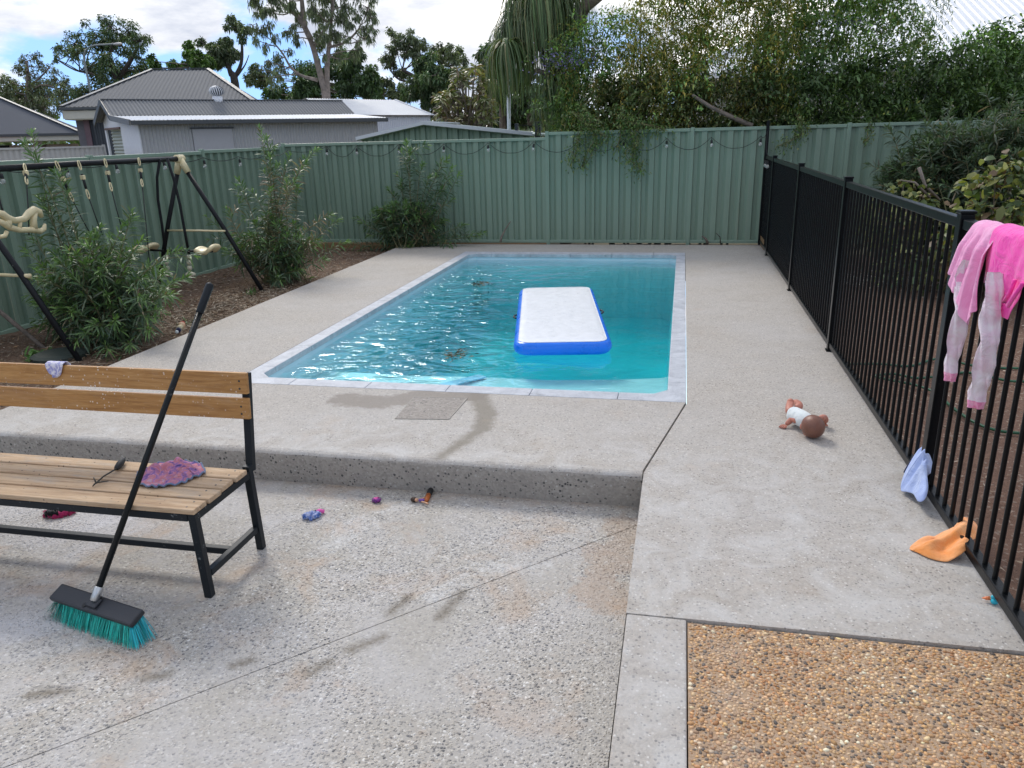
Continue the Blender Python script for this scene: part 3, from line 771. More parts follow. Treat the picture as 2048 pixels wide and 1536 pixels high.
# inflatable mat
def mat_float():
    A, B, Cc, D = (atz(1024, 694, 0.0)[:2], atz(1229, 690, 0.0)[:2], atz(1187, 578, 0.0)[:2], atz(1038, 577, 0.0)[:2])
    c0 = (np.array(A) + B + Cc + D) / 4; yv = norm((np.array(D) + Cc) - (np.array(A) + B)); xv = np.array([yv[1], -yv[0]])
    Wd = (np.linalg.norm(np.array(B) - A) + np.linalg.norm(np.array(Cc) - D)) / 2 * 0.98; Ln = np.linalg.norm((np.array(D) + Cc) - (np.array(A) + B)) / 2
    root = empty('inflatable_mat', (c0[0], c0[1], WZ), 'white topped inflatable air mat with bright blue rim afloat in the pool', 'air mat')
    def outline(hw, hl, r, n=10):
        pts = []
        for cx, cy, a0_ in ((hw - r, -hl + r, -90), (hw - r, hl - r, 0), (-hw + r, hl - r, 90), (-hw + r, -hl + r, 180)):
            for k in range(n + 1):
                t = R(a0_ + 90 * k / n); pts.append((cx + r * math.cos(t), cy + r * math.sin(t)))
            # straight side subdivisions come from long quads
        return pts
    hw, hl = Wd / 2, Ln / 2; T = 0.105; zc = 0.020 - T / 2
    def W3(p, z): q = c0 + xv * p[0] + yv * p[1]; return (q[0], q[1], z)
    rimm = MB(); rings = []
    for k in range(9):
        t = math.pi * k / 8; off = -0.045 * (1 - math.sin(t)); z = zc + T / 2 * math.cos(t)
        o = outline(hw + off, hl + off, 0.13 + off); rings.append([W3(p, z) for p in o])
    Pg = np.array([r_ + [r_[0]] for r_ in rings]); rimm.grid(np.transpose(Pg, (1, 0, 2)))
    b = len(rimm.v); rimm.v += rings[-1]; rimm.f.append(tuple(range(b, b + len(rings[-1]))))
    rimm.build('rim', MT['bluevinyl'], root, smooth=True)
    seam = MB(); o1 = outline(hw - 0.042, hl - 0.042, 0.092); seam.tube([W3(p, zc + T / 2 + 0.001) for p in o1 + [o1[0]]], 0.0035, 6, False); seam.build('seam', MT['whitevinyl'], root, smooth=True)
    top = MB(); rs = []
    for k, (sc, dz) in enumerate([(1.0, 0.0), (0.97, 0.006), (0.85, 0.009), (0.6, 0.010), (0.3, 0.0105), (0.02, 0.011)]):
        o = outline((hw - 0.044) * sc, (hl - 0.044) * sc if sc > 0.05 else 0.02, 0.09 * sc); rs.append([W3(p, zc + T / 2 + dz + 0.002 * math.sin(p[0] * 14) * math.sin(p[1] * 9) * (sc < .9)) for p in o])
    Pg = np.array([r_ + [r_[0]] for r_ in rs]); top.grid(np.transpose(Pg, (1, 0, 2)))
    b = len(top.v); top.v += rs[-1]; top.f.append(tuple(range(b, b + len(rs[-1]))))
    top.build('top_sheet', MT['whitevinyl'], root, smooth=True)
    for sgn, fy in ((-1, -0.02), (1, 0.1)):
        h = MB(); yy = fy * hl
        h.tube([W3((sgn * (hw + 0.004 + 0.022 * math.sin(math.pi * k / 6)), yy - 0.07 + 0.14 * k / 6), zc + 0.01) for k in range(7)], 0.008, 6)
        h.build('handle', MT['rubber'] if sgn < 0 or fy < .3 else MT['bluevinyl'], root, smooth=True)
mat_float()

# skimmer lid set in the apron
lid = empty('skimmer_lid', (-1.43, 4.2, 0), 'square pebble-filled skimmer lid with thin metal edge in the deck', 'access lid')
q = [atz(*p, 0)[:2] for p in [(790, 838), (898, 839), (935, 797), (828, 795)]]
m_ = M("pebble_lid_infill", 0.8); c_, v_, r_ = aggregate(m_, (0.31, 0.28, 0.25), 70, 0.16, 0.08, (0.15, 0.14, 0.13), (0.46, 0.43, 0.40), 0.15); m_.color(c_); m_.bump(v_.outputs['Distance'], 0.004)
MB().prism([tuple(p) for p in q], -0.03, 0.003).build('infill', m_.m, lid)
fm = MB()
for i in range(4):
    a_, b_ = q[i], q[(i + 1) % 4]; fm.bar((*a_, 0.001), (*b_, 0.001), 0.004, 0.0070)
fm.build('metal_edge', plain("dull_aluminium", (0.33, 0.31, 0.28, 1), 0.5, metal=0.3), lid)

# ------------------------------------------------------------------ green steel fences
def fence_run(name, label, A, B, posts, ztop, zbot, face, group=None):
    """A, B: plan points; posts: distances along; ztop per bay; face: unit vector to the viewer"""
    A = np.array(A, float); B = np.array(B, float); L = np.linalg.norm(B - A); u = (B - A) / L; u3 = np.array([*u, 0]); f3 = np.array([*face, 0])
    root = empty(name, (*A, zbot), label, 'fence', group)
    P = lambda s, z, o=0.0: np.array([*(A + u * s), z]) + f3 * o
    for i in range(len(posts) - 1):
        s0, s1 = posts[i], posts[i + 1]; zt = ztop[i]
        n = 3; w_ = (s1 - s0 - 0.05) / n
        for k in range(n):
            mb = MB(); a_ = s0 + 0.025 + k * w_
            sheet(mb, P(a_, zbot + 0.02, 0.0), u3, (0, 0, 1), f3, w_ - 0.0015, 0.1745, TRAP, 0, zt - zbot - 0.04)
            mb.build('infill_sheet', MT['fence'], root)
        r_ = MB()
        r_.obox(P((s0 + s1) / 2, zt - 0.022, -0.012), u3 * ((s1 - s0) / 2 - 0.027), f3 * 0.024, (0, 0, 0.022))
        r_.build('top_rail', MT['fencerail'], root, bevel=0.006)
        r_ = MB(); r_.obox(P((s0 + s1) / 2, zbot + 0.03, -0.012), u3 * ((s1 - s0) / 2 - 0.027), f3 * 0.024, (0, 0, 0.022))
        r_.build('bottom_rail', MT['fencerail'], root, bevel=0.006)
    for i, s in enumerate(posts):
        zt = max(ztop[max(0, i - 1)], ztop[min(i, len(ztop) - 1)])
        p = MB(); p.obox(P(s, (zt + 0.012 + zbot - 0.1) / 2, -0.012), u3 * 0.026, f3 * 0.031, (0, 0, (zt + 0.012 - zbot + 0.1) / 2))
        p.obox(P(s, (zt + zbot) / 2, 0.020), u3 * 0.008, f3 * 0.003, (0, 0, (zt - zbot) / 2))
        p.build('post', MT['fencerail'], root, bevel=0.003)
fence_run('steel_fence', 'green ribbed steel fence along the back behind the pool', (-6.08, 11.47), (8.4, 11.47),
          [0.0, 2.07, 4.15, 6.19, 8.22, 10.28, 12.35, 14.4], [1.515, 1.515, 1.585, 1.585, 1.59, 1.59, 1.59], 0.0, (0, -1))
fence_run('steel_fence', 'green ribbed steel fence down the left side behind the swing set', (-6.12, 11.42), (-6.12, 1.05),
          [0.0, 2.05, 4.08, 6.15, 8.22, 10.3], [1.475, 1.462, 1.455, 1.45, 1.45], -0.1, (1, 0))
pl = MB(); pl.box(-6.08, -1.95, 11.44, 11.475, -0.16, 0.005)
tag(pl.build('fence_plinth', MT['sleeper'], bevel=0.004), 'timber plinth board under the back fence beside the garden bed', 'plinth')
kb = MB(); kb.obox((1.115, 11.15, 0.065), (0.012, 0, 0), (0, 0.28, 0), (0, 0, 0.065))
tag(kb.build('timber_board', MT['sleeper'], bevel=0.004), 'short timber board closing the gap at the far end of the pool fence', 'board')

# ------------------------------------------------------------------ black pool fence, balusters one by one
pf = empty('pool_fence', (1.107, 6.0, 0), 'black tubular pool fence down the right side of the deck', 'fence')
XF = 1.112
posts_y = [-1.35, 1.05, 3.43, 5.80, 8.07, 10.40]
ends = posts_y + [11.36]
bal0 = None
for i in range(len(ends) - 1):
    y0, y1 = ends[i] + 0.033, ends[i + 1] - (0.033 if i < len(posts_y) - 1 else 0)
    if y1 < 0.8: continue
    MB().box(XF - 0.019, XF + 0.019, y0, y1, 1.165, 1.205).build('top_rail', MT['black'], pf, bevel=0.004)
    MB().box(XF - 0.019, XF + 0.019, y0, y1, 0.030, 0.068).build('bottom_rail', MT['black'], pf, bevel=0.004)
    n = int(round((y1 - y0) / 0.094)); sp_ = (y1 - y0) / n
    for k in range(n):
        yb = y0 + sp_ * (k + 0.5)
        if yb < 1.2: continue
        if bal0 is None:
            mb = MB(); mb.tube([(XF, yb, 0.067), (XF, yb, 1.166)], 0.0088, 10, False); bal0 = mb.build('baluster', MT['black'], pf, smooth=True); by = yb
        else: dup(bal0, pf, (0, yb - by, 0))
for y in posts_y:
    if y < 0: continue
    p = MB().box(XF - 0.026, XF + 0.026, y - 0.026, y + 0.026, 0.0, 1.222).build('post', MT['black'], pf, bevel=0.003)
    MB().box(XF - 0.030, XF + 0.030, y - 0.030, y + 0.030, 1.2225, 1.236).build('cap', MT['black'], p, bevel=0.004)
    bp = MB().box(XF - 0.034, XF + 0.034, y - 0.034, y + 0.034, 0.001, 0.009); bp.build('base_plate', MT['black'], p, bevel=0.002)
lp = MB().box(1.075, 1.118, 11.372, 11.412, 0.0, 1.66)
tag(lp.build('light_pole', MT['black'], bevel=0.003), 'tall slim black pole fixed to the back fence at the end of the pool fence', 'pole')

# ------------------------------------------------------------------ festoon lights
fs = empty('festoon_lights', (-2.0, 11.38, 1.4), 'black cable of clear bulbs strung in loops along the green fences', 'string lights')
yb = 11.405
bx = [-5.32, -4.84, -4.17, -3.46, -2.79, -2.11, -1.45, -0.83, -0.235, 0.365, 1.02]
path = []; bulbs = [(x, yb, 1.462) for x in bx]
left = [(-6.06, y, z) for y, z in ((3.4, 1.40), (4.3, 1.38), (5.2, 1.39), (6.1, 1.385), (6.9, 1.40), (7.62, 1.40), (8.44, 1.40), (9.28, 1.385), (10.12, 1.37), (10.9, 1.38))]
allp = left + [(-5.95, 11.35, 1.42)] + bulbs + [(1.09, 11.36, 1.52)]
for a_, b_ in zip(allp[:-1], allp[1:]):
    a_, b_ = np.array(a_), np.array(b_); sag = 0.155 if a_[1] > 11.3 and b_[1] > 11.3 and a_[0] > -5.5 and b_[0] < 1.05 else 0.05
    for t in np.linspace(0, 1, 13)[:-1]:
        p = a_ * (1 - t) + b_ * t; p[2] -= sag * (1 - abs(2 * t - 1) ** 2.2) * rng.uniform(0.97, 1.03); path.append(p)
path.append(np.array(allp[-1])); path += [np.array([1.075, 11.2, 1.30]), np.array([1.07, 11.0, 1.235]), np.array([1.075, 10.85, 1.225])]
MB().tube(path, 0.0042, 6).build('cable', MT['rubber'], fs, smooth=True)
def bulb(p, tilt=0.0):
    p = np.array(p, float); d = np.array([math.sin(tilt), 0, -math.cos(tilt)])
    s = MB(); s.tube([p, p + d * 0.035], 0.003, 6); s.tube([p + d * .035, p + d * .04, p + d * .075, p + d * .082], [0.007, 0.0145, 0.0165, 0.015], 10)
    so = s.build('lamp_socket', MT['rubber'], fs, smooth=True)
    g_ = MB(); g_.tube([p + d * z for z in (.082, .092, .105, .118, .128, .133)], [0.012, 0.018, 0.023, 0.021, 0.012, 0.001], 12)
    g_.build('bulb', MT['bulb'], so, smooth=True)
for p in bulbs: bulb(p, rng.uniform(-.1, .1))
for p in left: bulb((p[0] + 0.01, p[1], p[2]), rng.uniform(0, .2))
for q in (atx(1517, 338, 1.05), atx(1531, 338, 1.06)):
    bulb((1.078, min(q[1], 11.2) if q[1] > 11.2 else q[1], 1.19), 0.0)

# ------------------------------------------------------------------ swing set
sw = empty('swing_set', (-5.4, 6.5, -0.1), 'black tube-frame swing set with cream plastic fittings beside the left fence', 'swing set')
SX, SZ = -5.47, 1.405
def leg(y, x, y2=None):
    MB().tube([(SX + (x - SX) * 0.05, y, SZ - 0.09), ((SX + x) / 2, (y + (y2 or y)) / 2, (SZ - 0.1) / 2), (x, y2 or y, -0.14)], 0.024, 12).build('leg', MT['swingmetal'], sw, smooth=True)
beam = MB().tube([(SX, 4.85, SZ), (SX, 6.4, SZ + 0.008), (SX, 7.93, SZ)], 0.027, 14).build('beam', MT['swingmetal'], sw, smooth=True)
for y in (7.93, 5.05):
    leg(y, -4.64, y + 0.02); leg(y, -6.05 if y > 6 else -6.05, y)
    cn = MB(); cn.tube([(SX, y - 0.06, SZ), (SX, y + 0.05, SZ)], [0.043, 0.043], 14)
    for sx_ in (-1, 1):
        dx = 0.83 * sx_ if sx_ > 0 else -0.58; dv = norm(np.array([dx, 0, -1.5]))
        cn.tube([np.array([SX, y, SZ]), np.array([SX, y, SZ]) + dv * 0.17], [0.040, 0.034], 14)
    cn.build('joint', MT['cream'], sw, smooth=True)
# spreader bars
b1 = at(335, 461, 7.9); b2 = at(450, 462, 7.9)
MB().tube([b1, b2], 0.011, 10).build('spreader_bar', MT['cream'], sw, smooth=True)
b1 = at(-60, 548, 5.07); b2 = at(60, 552, 5.07)
MB().tube([b1, b2 + (b1 - b2) * 0.12, b2], [0.013, 0.013, 0.020], 10).build('spreader_bar', MT['cream'], sw, smooth=True)
# hangers: cream hook, black strap, cream buckle, rope
def hook(mb, p, d, L=0.085, r=0.015):
    d = norm(np.array(d, float)); s = norm(np.cross(d, [1.0, 0, 0])); pts = []
    for k in range(17):
        t = 2 * math.pi * k / 16; pts.append(np.array(p) + d * (L / 2 - L / 2 * math.cos(t)) + s * r * math.sin(t))
    mb.tube(pts, 0.006, 6, False)
hang = [((50, 333), (53, 362), 400, (58, 470)), ((112, 327), (143, 395), 460, (185, 475)), ((157, 326), (176, 390), 460, (205, 470)),
        ((210, 322), (222, 375), 440, (243, 455)), ((278, 320), (284, 367), 460, (300, 535))]
Yh = [5.62, 5.98, 6.35, 6.75, 7.30]
for (t0, t1, _, t2), y in zip(hang, Yh):
    p0 = atx(*t0, SX + 0.02); p1 = atx(*t1, SX + 0.10); p2 = atx(*t2, SX + 0.12)
    h = MB(); hook(h, p0 + [0, 0, 0.02], p1 - p0)
    ho = h.build('chain_link', MT['cream'], sw, smooth=True)
    h = MB(); hook(h, p1 - norm(p1 - p0) * 0.05, p1 - p0); h.build('chain_link', MT['cream'], sw, smooth=True)
    MB().tube([p0 + (p1 - p0) * 0.35, p0 + (p1 - p0) * 0.8], 0.012, 8).build('strap', MT['rubber'], ho, smooth=True)
    MB().obox(p0 + (p1 - p0) * 0.45, (0.02, 0, 0), (0, 0.016, 0), (0, 0, 0.020)).build('buckle', MT['cream'], ho, bevel=0.006)
    pm = (p1 + p2) / 2 + np.array([0, 0, -0.02]); MB().tube([p1, pm, p2], 0.0048, 6).build('rope', MT['rubber'], sw, smooth=True)
# glider: two bent rods, seats and hand grips
for (us, seat) in (([(320, 318), (314, 355), (316, 400), (324, 450), (331, 505)], None), ([(334, 316), (348, 360), (360, 410), (369, 460), (378, 508)], None)):
    pts = [at(u, v, 7.55) for (u, v) in us]; MB().tube(pts, 0.015, 10).build('glider_arm', MT['swingmetal'], sw, smooth=True)
pts = [at(u, v, 7.55) for (u, v) in [(297, 500), (340, 502), (400, 502), (425, 503)]]
MB().tube(pts, 0.012, 8).build('glider_bar', MT['swingmetal'], sw, smooth=True)
def saddle(c, L=0.20):
    c = np.array(c); P = np.array([[(c[0] + (i / 10 - .5) * L, c[1] + (j / 6 - .5) * 0.22 * (1 - .35 * (i / 10 - .5) ** 2), c[2] + 0.10 * (i / 10 - .5) ** 2 * 1.2 + (0.03 if i > 7 else 0) * (i - 7) / 3 - 0.08 * (j / 6 - .5) ** 2) for j in range(7)] for i in range(11)])
    MB().grid(P).build('seat', MT['cream'], sw, smooth=True, solid=0.035)
saddle(at(292, 498, 7.55)); saddle(at(415, 501, 7.55))
for u in (333, 378):
    gmb = MB()
    for k, dv in enumerate((514, 525, 536, 546)): gmb.ball(at(u + (dv - 514) * .06, dv, 7.55), 0.028, 12, 8)
    gmb.ball(at(u + 3, 549, 7.55), (0.065, 0.035, 0.028), 12, 8)
    gmb.build('hand_grip', MT['paleplastic'], sw, smooth=True)
# cream moulded rocking figure seat at the left: a body beam with round openings
def moulded():
    X = -5.30; Q = lambda L_: [atx(u, v, X) for u, v in L_]
    h = MB()
    h.tube(Q([(-10, 424), (4, 428), (14, 437), (30, 441), (48, 438), (58, 427), (68, 420), (78, 424), (84, 434)]), [.02, .03, .034, .024, .026, .032, .034, .030, .016], 12)
    h.tube(Q([(-6, 440), (8, 447), (20, 455), (38, 460), (56, 460), (68, 459), (80, 463), (88, 458), (90, 448)]), [.02, .026, .026, .022, .022, .028, .022, .020, .012], 12)
    h.tube(Q([(68, 424), (67, 440), (68, 458)]), [.03, .026, .03], 12)
    h.tube(Q([(40, 440), (40, 450), (40, 460)]), [.018, .015, .018], 10)
    h.tube(Q([(14, 436), (16, 446), (18, 455)]), [.03, .03, .026], 12)
    o = h.build('swing_seat', MT['cream'], sw, smooth=True)
    t = MB(); t.tube([atx(u, v, X) for u, v in [(-8, 470), (0, 474), (10, 472), (14, 463)]], 0.016, 8); t.build('foot_rest', MT['cream'], o, smooth=True)
    t = MB(); t.tube([atx(u, v, X) for u, v in [(-2, 395), (3, 415), (8, 428)]], 0.007, 8); t.build('rope', MT['rubber'], o, smooth=True)
moulded()

lean = MB(); pA = atz(95, 702, -0.1); pB = atx(-40, 590, -6.02); lean.tube([pA, pB + (pA - pB) * 0.35, pB], [0.019, 0.019, 0.019], 10)
tag(lean.build('metal_pole', MT['bark'], smooth=True), 'thin brown-grey pole leaning against the left fence behind the bench', 'pole')
lidp = atz(120, 715, -0.08); mb = MB(); mb.tube([lidp + [0, 0, 0.0], lidp + [0, 0, 0.03], lidp + [0, 0, 0.045]], [0.21, 0.21, 0.17], 24)
tag(mb.build('plastic_disc', plain("dull_dark_green_plastic", (0.03, 0.042, 0.036, 1), 0.7), smooth=False), 'round dull green plastic disc on the soil by the foot of the swing set', 'disc')

# ------------------------------------------------------------------ slatted bench
bench = empty('slatted_bench', (-2.4, 2.55, -0.18), 'timber slat bench on a worn black metal frame in the left foreground', 'bench')
BX0, BX1 = -3.30, -1.775; SZT = 0.235
sy = [2.325 + 0.098 * k for k in range(4)]
for k, y in enumerate(sy):
    s = MB().box(BX0 + 0.004 * k, BX1 + (0.0, 0.004, -0.003, 0.004)[k], y, y + 0.086, SZT - 0.022, SZT).build('seat_slat', MT['seatwood'], bench, bevel=0.004)
    for x in (BX1 - 0.045, BX0 + 0.05):
        sc = MB()
        for yy in (y + 0.022, y + 0.066): sc.tube([(x + 0.006 * math.sin(yy * 300), yy, SZT - 0.001), (x + 0.006 * math.sin(yy * 300), yy, SZT + 0.0008)], 0.0042, 10)
        sc.build('screw_heads', MT['screw'], s)
bk = lambda z: 2.765 + (z - 0.22) * 0.10          # face of the raked back
for z0, z1 in ((0.545, 0.638), (0.435, 0.527)):
    c = np.array([(BX0 + BX1) / 2, bk((z0 + z1) / 2), (z0 + z1) / 2]); rk = norm(np.array([0, 0.10, 1.0]))
    s = MB().obox(c, ((BX1 - BX0) / 2 + 0.004, 0, 0), np.cross(rk, [1, 0, 0]) * -0.0105, rk * (z1 - z0) / 2).build('back_slat', MT['backwood'], bench, bevel=0.004)
    sc = MB()
    for zz in (z0 + 0.025, z1 - 0.035):
        p = np.array([BX1 - 0.03, bk(zz) - 0.0105, zz]); sc.tube([p, p + [0, -0.0012, 0]], 0.0048, 10)
    sc.build('screw_heads', MT['screw'], s)
T = 0.032
for x in (BX1 - 0.018, BX0 + 0.03):
    MB().bar((x, 2.345, SZT - 0.023), (x - 0.012, 2.378, -0.18), T, T, (0, 1, 0)).build('leg', MT['benchmetal'], bench, bevel=0.003)
    MB().bar((x, 2.745, SZT + 0.0), (x - 0.0, 2.765, -0.18), T, T, (0, 1, 0)).build('leg', MT['benchmetal'], bench, bevel=0.003)
    MB().bar((x, bk(0.2) + 0.006, 0.20), (x, bk(0.63) + 0.030, 0.628), T, T, (0, 1, 0)).build('back_post', MT['benchmetal'], bench, bevel=0.003)
    MB().bar((x, 2.33, SZT - 0.039), (x, 2.73, SZT - 0.039), T - 0.002, T, (0, 0, 1)).build('seat_frame', MT['benchmetal'], bench, bevel=0.003)
    MB().bar((x - 0.004, 2.385, -0.075), (x - 0.004, 2.742, -0.075), 0.028, 0.028).build('stretcher', MT['benchmetal'], bench, bevel=0.003)
MB().box(BX0 + 0.05, BX1 - 0.036, 2.329, 2.359, SZT - 0.055, SZT - 0.024).build('front_rail', MT['benchmetal'], bench, bevel=0.003)
MB().box(BX0 + 0.05, BX1 - 0.036, 2.700, 2.730, SZT - 0.055, SZT - 0.024).build('rear_rail', MT['benchmetal'], bench, bevel=0.003)
MB().box(BX0 + 0.05, BX1 - 0.034, 2.545, 2.575, -0.090, -0.062).build('long_stretcher', MT['benchmetal'], bench, bevel=0.003)

# ------------------------------------------------------------------ broom
bm_ = empty('push_broom', (-2.1, 2.12, -0.18), 'push broom with teal bristles and long black handle leaning on the bench', 'broom')
hc = np.array([-2.105, 2.118, -0.085]); e1 = atz(117, 1188, -0.09); e2 = atz(288, 1245, -0.09)
hx = norm(np.array([e2[0] - e1[0], e2[1] - e1[1], 0])); hy = np.array([-hx[1], hx[0], 0])
tilt = 0.42; hn = np.array([0, 0, 1.0]) * math.cos(tilt) - hy * math.sin(tilt) * -1 * -1; hn = norm(np.array([0, 0, 1.0]) * math.cos(0.42) - hy * math.sin(0.42))
hyy = norm(np.cross(hn, hx))
hl = 0.225
blk = MB().obox(hc, hx * hl, hyy * 0.035, hn * 0.012).build('head_block', MT['broomplastic'], bm_, bevel=0.006)
MB().obox(hc + hn * 0.014, hx * 0.028, hyy * 0.020, hn * 0.008).build('boss', MT['broomplastic'], blk, bevel=0.004)
hh_ = MB(); pc = hc - hyy * 0.018 - hx * 0.035 + hn * 0.013; hh_.tube([pc, pc + hn * 0.0015], 0.0095, 14); hh_.build('socket_hole', MT['rubber'], blk)
ft = at(421, 566, 2.83); fb = hc + hn * 0.02 + hx * 0.0 + hyy * 0.004
dd = norm(ft - fb)
MB().tube([fb, fb + dd * 0.004, fb + dd * 0.052, fb + dd * 0.055], [0.013, 0.0165, 0.0175, 0.016], 16).build('collar', MT['chrome'], bm_, smooth=True)
MB().tube([fb + dd * 0.05, fb + dd * 0.7, ft - dd * 0.12], 0.0122, 14).build('handle', MT['benchmetal'] if False else mat_paintmetal("glossy_black_handle_tube", (0.010, 0.012, 0.013), (0.5, 0.5, 0.48, 1), 0.10, 0.25), bm_, smooth=True)
MB().tube([ft - dd * 0.135, ft - dd * 0.13, ft - dd * 0.012, ft - dd * 0.004, ft], [0.0135, 0.0155, 0.0162, 0.013, 0.006], 14).build('grip', MT['benchmetal'], bm_, smooth=True)
nb = 2600; a_ = rng.uniform(-1, 1, nb); b_ = rng.uniform(-1, 1, nb)
a_ = np.where(np.abs(a_) < 0.03, a_ + 0.06, a_)
P0_ = hc - hn * 0.010 + np.outer(a_ * (hl - 0.012), hx) + np.outer(b_ * 0.029, hyy)
flare = np.outer(np.sign(a_) * np.maximum(np.abs(a_) - 0.72, 0) * 0.20 + rng.normal(0, 0.006, nb), hx) + np.outer(b_ * 0.020 - 0.018 + rng.normal(0, 0.006, nb), hyy)
P1_ = P0_ + flare; P1_[:, 2] = -0.179 + rng.uniform(0, 0.006, nb) + 0.006 * (np.abs(a_) > 0.93)
Pm = (P0_ + P1_) / 2 + flare * 0.05
sidev = norm(np.cross(P1_ - P0_, [0, 0, 1.0]) + rng.normal(0, .4, (nb, 3)) * 0.02) * 0.0011
V = np.stack([P0_ - sidev, P0_ + sidev, Pm - sidev, Pm + sidev, P1_ - sidev * .5, P1_ + sidev * .5], 1).reshape(-1, 3)
i_ = np.arange(nb)[:, None] * 6; Tt = np.concatenate([i_ + [0, 1, 2], i_ + [1, 3, 2], i_ + [2, 3, 4], i_ + [3, 5, 4]], 1).reshape(-1, 3)
bcol = palette(nb, [(0.0, 0.36, 0.29), (0.0, 0.44, 0.36), (0.01, 0.55, 0.46), (0.0, 0.24, 0.20)], 0.15); bcol[a_ > 0.95] = palette(int((a_ > 0.95).sum()), [(0.0, 0.42, 0.50), (0.0, 0.34, 0.40)])
bo = trimesh('bristles', V, Tt, MT['bristle'], bm_, np.repeat(bcol, 6, 0)); bo['kind'] = 'stuff'

# ------------------------------------------------------------------ things on the bench
def hat():
    c = np.array([-2.065, 2.60, SZT]); root = empty('knitted_hat', c, 'pink and purple knitted floppy hat lying flat on the bench seat', 'hat')
    m = M("variegated_pink_purple_knit", 0.95, spec=0.1)
    f = m.noise(24, 3, 0.5, src=m.scaled((1, 1, 2)), dist=1.2)
    m.color(m.ramp(f, [(0.30, (0.16, 0.13, 0.36)), (0.42, (0.45, 0.25, 0.55)), (0.50, (0.75, 0.35, 0.55)), (0.58, (0.78, 0.30, 0.34)), (0.68, (0.80, 0.52, 0.68))]))
    wv = m.n('TexWave', {'wave_type': 'RINGS', 'rings_direction': 'Z'}, Vector=m.oco(), Scale=70.0, Distortion=6.0)
    m.bump(wv.outputs['Fac'], 0.004)
    nr, na = 15, 72; P = np.zeros((na + 1, nr, 3))
    for i in range(na + 1):
        t = 2 * math.pi * i / na
        for j in range(nr):
            r_ = j / (nr - 1); rad = 0.125 * r_ * (1 + 0.03 * math.sin(3 * t) * r_)
            z = 0.030 * math.exp(-((r_ - 0.55) / 0.22) ** 2) * (1 + 0.45 * math.sin(4 * t + 1) + .25 * math.sin(9 * t)) + 0.012 * r_ ** 3 * math.sin(11 * t) ** 2 + 0.004
            P[i, j] = (c[0] + rad * math.cos(t) * 1.08 + 0.008 * math.sin(7 * t) * r_, c[1] + rad * math.sin(t), c[2] + z)
    MB().grid(P).build('crown', m.m, root, smooth=True, solid=0.006, sub=1)
    mb = MB(); mb.tube([P[i, -1] + [0, 0, 0.001] for i in range(na + 1)], 0.0042, 6, False); mb.build('brim_edge', mat_cloth("blue_grey_wool", (0.16, 0.22, 0.36)), root, smooth=True)
hat()
def claw():
    z = SZT; a = atz(249, 917, z + 0.02); k = atz(232, 938, z + 0.016); n_ = atz(208, 958, z + 0.012); h = atz(193, 970, z + 0.004)
    root = empty('hand_cultivator', k, 'small dark three-pronged garden hand fork lying on the bench seat', 'garden tool')
    MB().tube([k, k + (a - k) * 0.12, k + (a - k) * 0.5, k + (a - k) * 0.85, a, a + (a - k) * 0.08], [0.007, 0.012, 0.0155, 0.010, 0.004, 0.003], 10).build('handle', MT['rubber'], root, smooth=True)
    mm = plain("rusty_dark_steel", (0.05, 0.045, 0.035, 1), 0.6)
    MB().tube([k, n_ + [0, 0, 0.012], h + [0, 0, 0.008]], 0.0036, 8).build('shank', mm, root, smooth=True)
    for e_ in ((187, 955, 0.03), (217, 962, 0.02), (185, 973, 0.004)):
        p = atz(e_[0], e_[1], z + e_[2]); MB().tube([h + [0, 0, 0.010], (h + p) / 2 + [0, 0, 0.006], p], [0.0036, 0.0034, 0.002], 6).build('prong', mm, root, smooth=True)
claw()
def rag():
    c = at(115, 735, 2.80); root_l = 'small white and lilac child’s cloth hanging over the bench backrest'
    m = M("white_lilac_print_cloth", 0.9); m.color(m.ramp(m.noise(60, 3), [(0.45, (0.74, 0.72, 0.80)), (0.60, (0.34, 0.34, 0.62))]))
    P = np.zeros((15, 15, 3)); zt = 0.645; xx0, xx1 = -2.755, -2.665
    for i in range(15):
        for j in range(15):
            s = j / 14; u = (i / 14 - .5)
            wdt = 0.085 * (1 - 0.35 * max(0, s - .5) * 2 * (abs(u) * 2) ** 0) 
            x = (xx0 + xx1) / 2 + u * (0.09 if s < .6 else 0.09 - (s - .6) * 0.09) + 0.012 * (s < .3)
            if s < 0.35: y, z = bk(zt) + 0.014 + 0.0 , zt - 0.03 + 0.03 * s / .35
            elif s < 0.5: t = (s - .35) / .15; y, z = bk(zt) + 0.014 - 0.03 * t, zt + 0.004 + 0.003 * math.sin(math.pi * t)
            else: t = (s - .5) / .5; y, z = bk(zt - 0.05 * t) - 0.0155 - 0.006 * math.sin(i * 1.1 + t * 3) * t - .004, zt + 0.001 - 0.062 * t * (1 - 0.25 * (2 * u) ** 2)
            P[i, j] = (x, y, z)
    o = MB().grid(P).build('child_cloth', m.m, smooth=True, solid=0.003); tag(o, 'small white and lilac cloth hanging over the top of the bench backrest', 'cloth')
rag()

